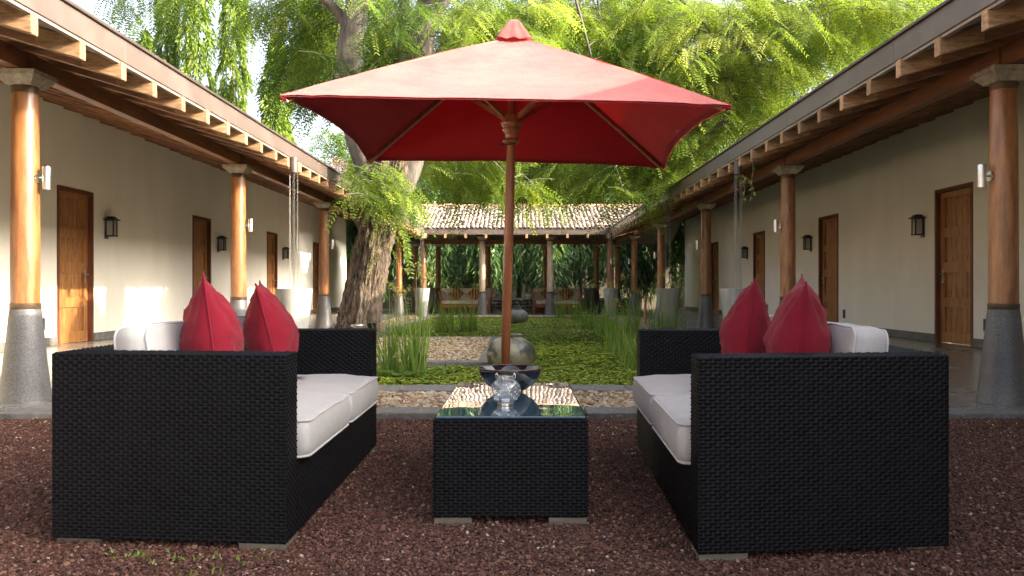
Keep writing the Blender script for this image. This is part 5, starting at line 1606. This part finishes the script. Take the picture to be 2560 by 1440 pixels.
# ------------------------------------------------------------------ reeds
def reeds(x, y, n, h, spread, flowers, label, big=False, lean=(0,0), r0=.14):
    root = thing('reed_clump', (x,y,-.06), label, 'reeds', 'reed clumps in the pond')
    f = Foliage(); seg = 5
    a = RNG.uniform(0,6.28,n); rad = r0*np.sqrt(RNG.uniform(0,1,n))
    P0 = np.stack([x+np.cos(a)*rad, y+np.sin(a)*rad, np.full(n,-.06)],1)
    az = RNG.uniform(0,6.28,n); tilt = np.abs(RNG.normal(0,spread,n))
    d = np.stack([np.cos(az)*tilt+lean[0], np.sin(az)*tilt+lean[1], np.ones(n)],1); d = unit(d)
    H = h*RNG.uniform(.45,1.05,n); W = RNG.uniform(.0045,.0095,n)*(1.25 if big else 1)
    bend = np.abs(RNG.normal(0,.22,n)); kink = RNG.uniform(0,1,n) < .10
    s = unit(np.cross(d, RNG.normal(0,1,(n,3))))
    tint = np.clip(RNG.normal(.5,.2,n),0,1)
    pts = []
    for k in range(seg+1):
        t = k/seg
        drop = bend*t*t*H*.6
        p = P0 + d*(H*t)[:,None] + np.stack([np.cos(az)*drop, np.sin(az)*drop, -drop*.7],1)
        kk = np.where(kink & (t > .6), (t-.6)*1.6*H, 0)
        p = p + np.stack([np.cos(az)*kk*.5, np.sin(az)*kk*.5, -kk*1.1],1)
        pts.append(p)
    for k in range(seg):
        w0 = (W*(1-.9*(k/seg)**1.6))[:,None]; w1 = (W*(1-.9*((k+1)/seg)**1.6))[:,None]
        V = np.stack([pts[k]-s*w0, pts[k]+s*w0, pts[k+1]+s*w1, pts[k+1]-s*w1],1).reshape(-1,3)
        f.add(V, np.arange(n*4).reshape(-1,4), tint)
    f.build('blades', MAT['leaf_reed'], root, WPOS[root.name])
    for (fx_, fy_, fh, fr_) in flowers:
        ff_ = Foliage(); m = 70
        top = Vector((x+fx_, y+fy_, fh))
        st = MB(); st.tube([(x+fx_*.2,y+fy_*.2,-.06),(x+fx_*.6,y+fy_*.6,fh*.55),tuple(top)], [.006,.005,.003], 5)
        for q in range(11):
            az_ = random.uniform(0,6.28); el = random.uniform(-.1,1.2); ln_ = fr_*random.uniform(.6,1.1)
            e = top + Vector((math.cos(az_)*math.cos(el), math.sin(az_)*math.cos(el), math.sin(el)))*ln_
            st.tube([tuple(top), tuple(top.lerp(e,.5)+Vector((0,0,.01))), tuple(e)], .0014, 3)
            pp = np.array([tuple(e)]*9) + RNG.normal(0,.013,(9,3))
            V,F = leaf_quads(pp, unit(RNG.normal(0,1,(9,3))), unit(RNG.normal(0,1,(9,3))), np.full(9,.022), np.full(9,.013)); ff_.add(V,F,RNG.uniform(0,1,9))
        fl = ff_.build('flower_head', MAT['flower_reed'], root, WPOS[root.name]); tag(fl, kind='stuff')
        st.build('flower_stalk', MAT['vine_stem'], root)
reeds(-1.36, 8.6, 58, .82, .10, [(-.02,.05,.88,.10),(.10,-.1,.80,.08)], 'tall reed clump left of the pond close behind the left sofa arm, narrower left bunch', True, (-.02,0), .10)
reeds(-1.10, 8.5, 105, .95, .12, [(.02,.05,1.08,.12),(.10,.0,.98,.13),(-.10,.05,.82,.09)], 'tall reed clump left of the pond close behind the left sofa arm, fuller right bunch', True, (.03,0), .13)
reeds(-1.52, 16.6, 110, .85, .14, [(.0,.0,.93,.14),(.15,.1,.8,.1)], 'reed clump beyond the pebble island, left bunch', False, (0,0), .20)
reeds(-1.05, 16.8, 120, .85, .14, [(.1,.0,.88,.12)], 'reed clump beyond the pebble island, right bunch', False, (0,0), .20)
for i, (px_, py_, n, h, lab) in enumerate((
    (1402,800,110,.80,'farthest reed clump on the right, in front of the right settee'),
    (1440,806,120,.85,'second farthest reed clump on the right of the pond'),
    (1470,828,120,.80,'third farthest reed clump on the right of the pond'),
    (1512,846,130,.85,'fourth farthest reed clump on the right of the pond'),
    (1545,862,130,.78,'reed clump in the middle of the row on the right of the pond'),
    (1580,852,130,1.0,'tall reed clump standing before the middle concrete pot'),
    (1540,888,90,.62,'short reed clump near the right front of the pond'),
    (1572,905,80,.52,'small reed tuft behind the right sofa arm'),
    (1596,930,110,.66,'nearest reed clump at the far arm of the right sofa'),
    (1640,850,70,1.0,'leaning broad reed clump rising behind the right sofa\'s far arm'),
    (1690,852,40,.85,'sparse reed clump close to the right bank pots'))):
    Y = .95*FPX/(py_-720); x = (px_-1300)/FPX*Y
    fl = [(random.uniform(-.15,.15),0,h*random.uniform(1.0,1.15),.11)] if i not in (7,8) else []
    if i in (5,9): fl.append((.1,.05,h*.8,.12))
    reeds(x, Y, int(n*.62), h, .16, fl, lab, i in (8,9,10), (.02,0), .17)
# dark lily leaves at the foot of the near reeds
lp = thing('lily_leaves', (-1.15,8.35,0), 'dark round lily leaves at the foot of the near reeds', 'plant')
for k in range(6):
    m = MB(); c = Vector((-1.5+k*.14, 8.32+random.uniform(-.05,.08), .03+random.uniform(0,.04))); r_ = random.uniform(.06,.10); V=[c]; F=[]
    for q in range(13):
        a = .3+q*5.7/12; V.append(c+Vector((math.cos(a)*r_, math.sin(a)*r_, .015*math.sin(a*2+k))))
    for q in range(1,13): F.append((0,q,q+1))
    m.add(V,F); m.build('leaf', MAT['leaf_reed'], lp)

# ------------------------------------------------------------------ vine on the right eave, cables in the sky, weeds
vr = thing('climbing_vine', (2.78, 9.9, 2.5), 'thin climbing vine trailing from the right eave beside a rain chain', 'vine')
m = MB(); VP = []
for pts in ([at(1855,440,9.9), at(1868,445,9.9), at(1880,470,9.9), at(1876,500,9.9)], [at(1880,395,9.8), at(1883,420,9.8), at(1879,455,9.8), at(1884,480,9.8)], [at(1858,455,9.9), at(1862,475,9.9), at(1858,500,9.9)], [at(1862,452,9.9), at(1850,458,9.9), at(1840,440,9.9)]):
    m.tube(pts, [.004,.003,.003,.002], 4) if len(pts) == 4 else m.tube(pts, [.004,.003,.002], 4)
    VP += pts
m.build('stem', MAT['vine_stem'], vr)
f = Foliage(); P = np.array([tuple(p) for p in VP for k in range(2)]) + RNG.normal(0,.012,(len(VP)*2,3)); n = len(P)
V,F = leaf_quads(P, unit(RNG.normal(0,1,(n,3))+np.array([0,0,-.6])), unit(RNG.normal(0,1,(n,3))), RNG.uniform(.03,.06,n), RNG.uniform(.03,.05,n)); f.add(V,F,RNG.uniform(.4,1,n))
f.build('leaves', MAT['leaf_canopy'], vr, WPOS[vr.name])
for i, (ya, yb) in enumerate(((100,62),(320,290))):
    a = at(200, ya, 60); b = at(1100, yb, 62)
    c = thing('power_cable', tuple(a), 'thin black power cable crossing the sky, %s one' % ['upper','lower'][i], 'cable', 'power cables in the sky')
    pts = [a.lerp(b, t/8) - Vector((0,0,1.2*4*(t/8)*(1-t/8)*.5)) for t in range(9)]
    MB().tube(pts, .018, 5).build('wire', MAT['wire'], c)
f = Foliage()
for (wx, wy, n) in ((-1.28,2.74,26),(-1.10,2.70,18),(-.86,2.70,16),(-1.0,2.55,10),(.62,4.4,6)):
    P = np.stack([wx+RNG.normal(0,.05,n), wy+RNG.normal(0,.03,n), np.full(n,.005)],1)
    d = unit(RNG.normal(0,.7,(n,3))+np.array([0,0,1.0])); V,F = leaf_quads(P, d, unit(np.cross(d,RNG.normal(0,1,(n,3)))), RNG.uniform(.012,.03,n), RNG.uniform(.005,.009,n)); f.add(V,F,RNG.uniform(.3,.9,n))
o = f.build('weeds', MAT['leaf_reed']); tag(o, 'tiny green weeds in the gravel at the left sofa foot', 'weeds', kind='stuff')

f = Foliage(); n = 70
P = np.stack([RNG.uniform(-3.2,3.2,n), RNG.uniform(2.3,5.5,n), np.full(n,.016)],1)
a = RNG.uniform(0,6.28,n); d = np.stack([np.cos(a),np.sin(a),RNG.uniform(-.05,.25,n)],1)
V,F = leaf_quads(P, unit(d), unit(np.stack([-np.sin(a),np.cos(a),RNG.normal(0,.3,n)],1)), RNG.uniform(.015,.04,n), RNG.uniform(.007,.015,n)); f.add(V,F,RNG.uniform(.93,1,n))
o = f.build('leaf_litter', MAT['leaf_reed']); tag(o, 'few dry leaves fallen on the red gravel', 'leaves', kind='stuff')
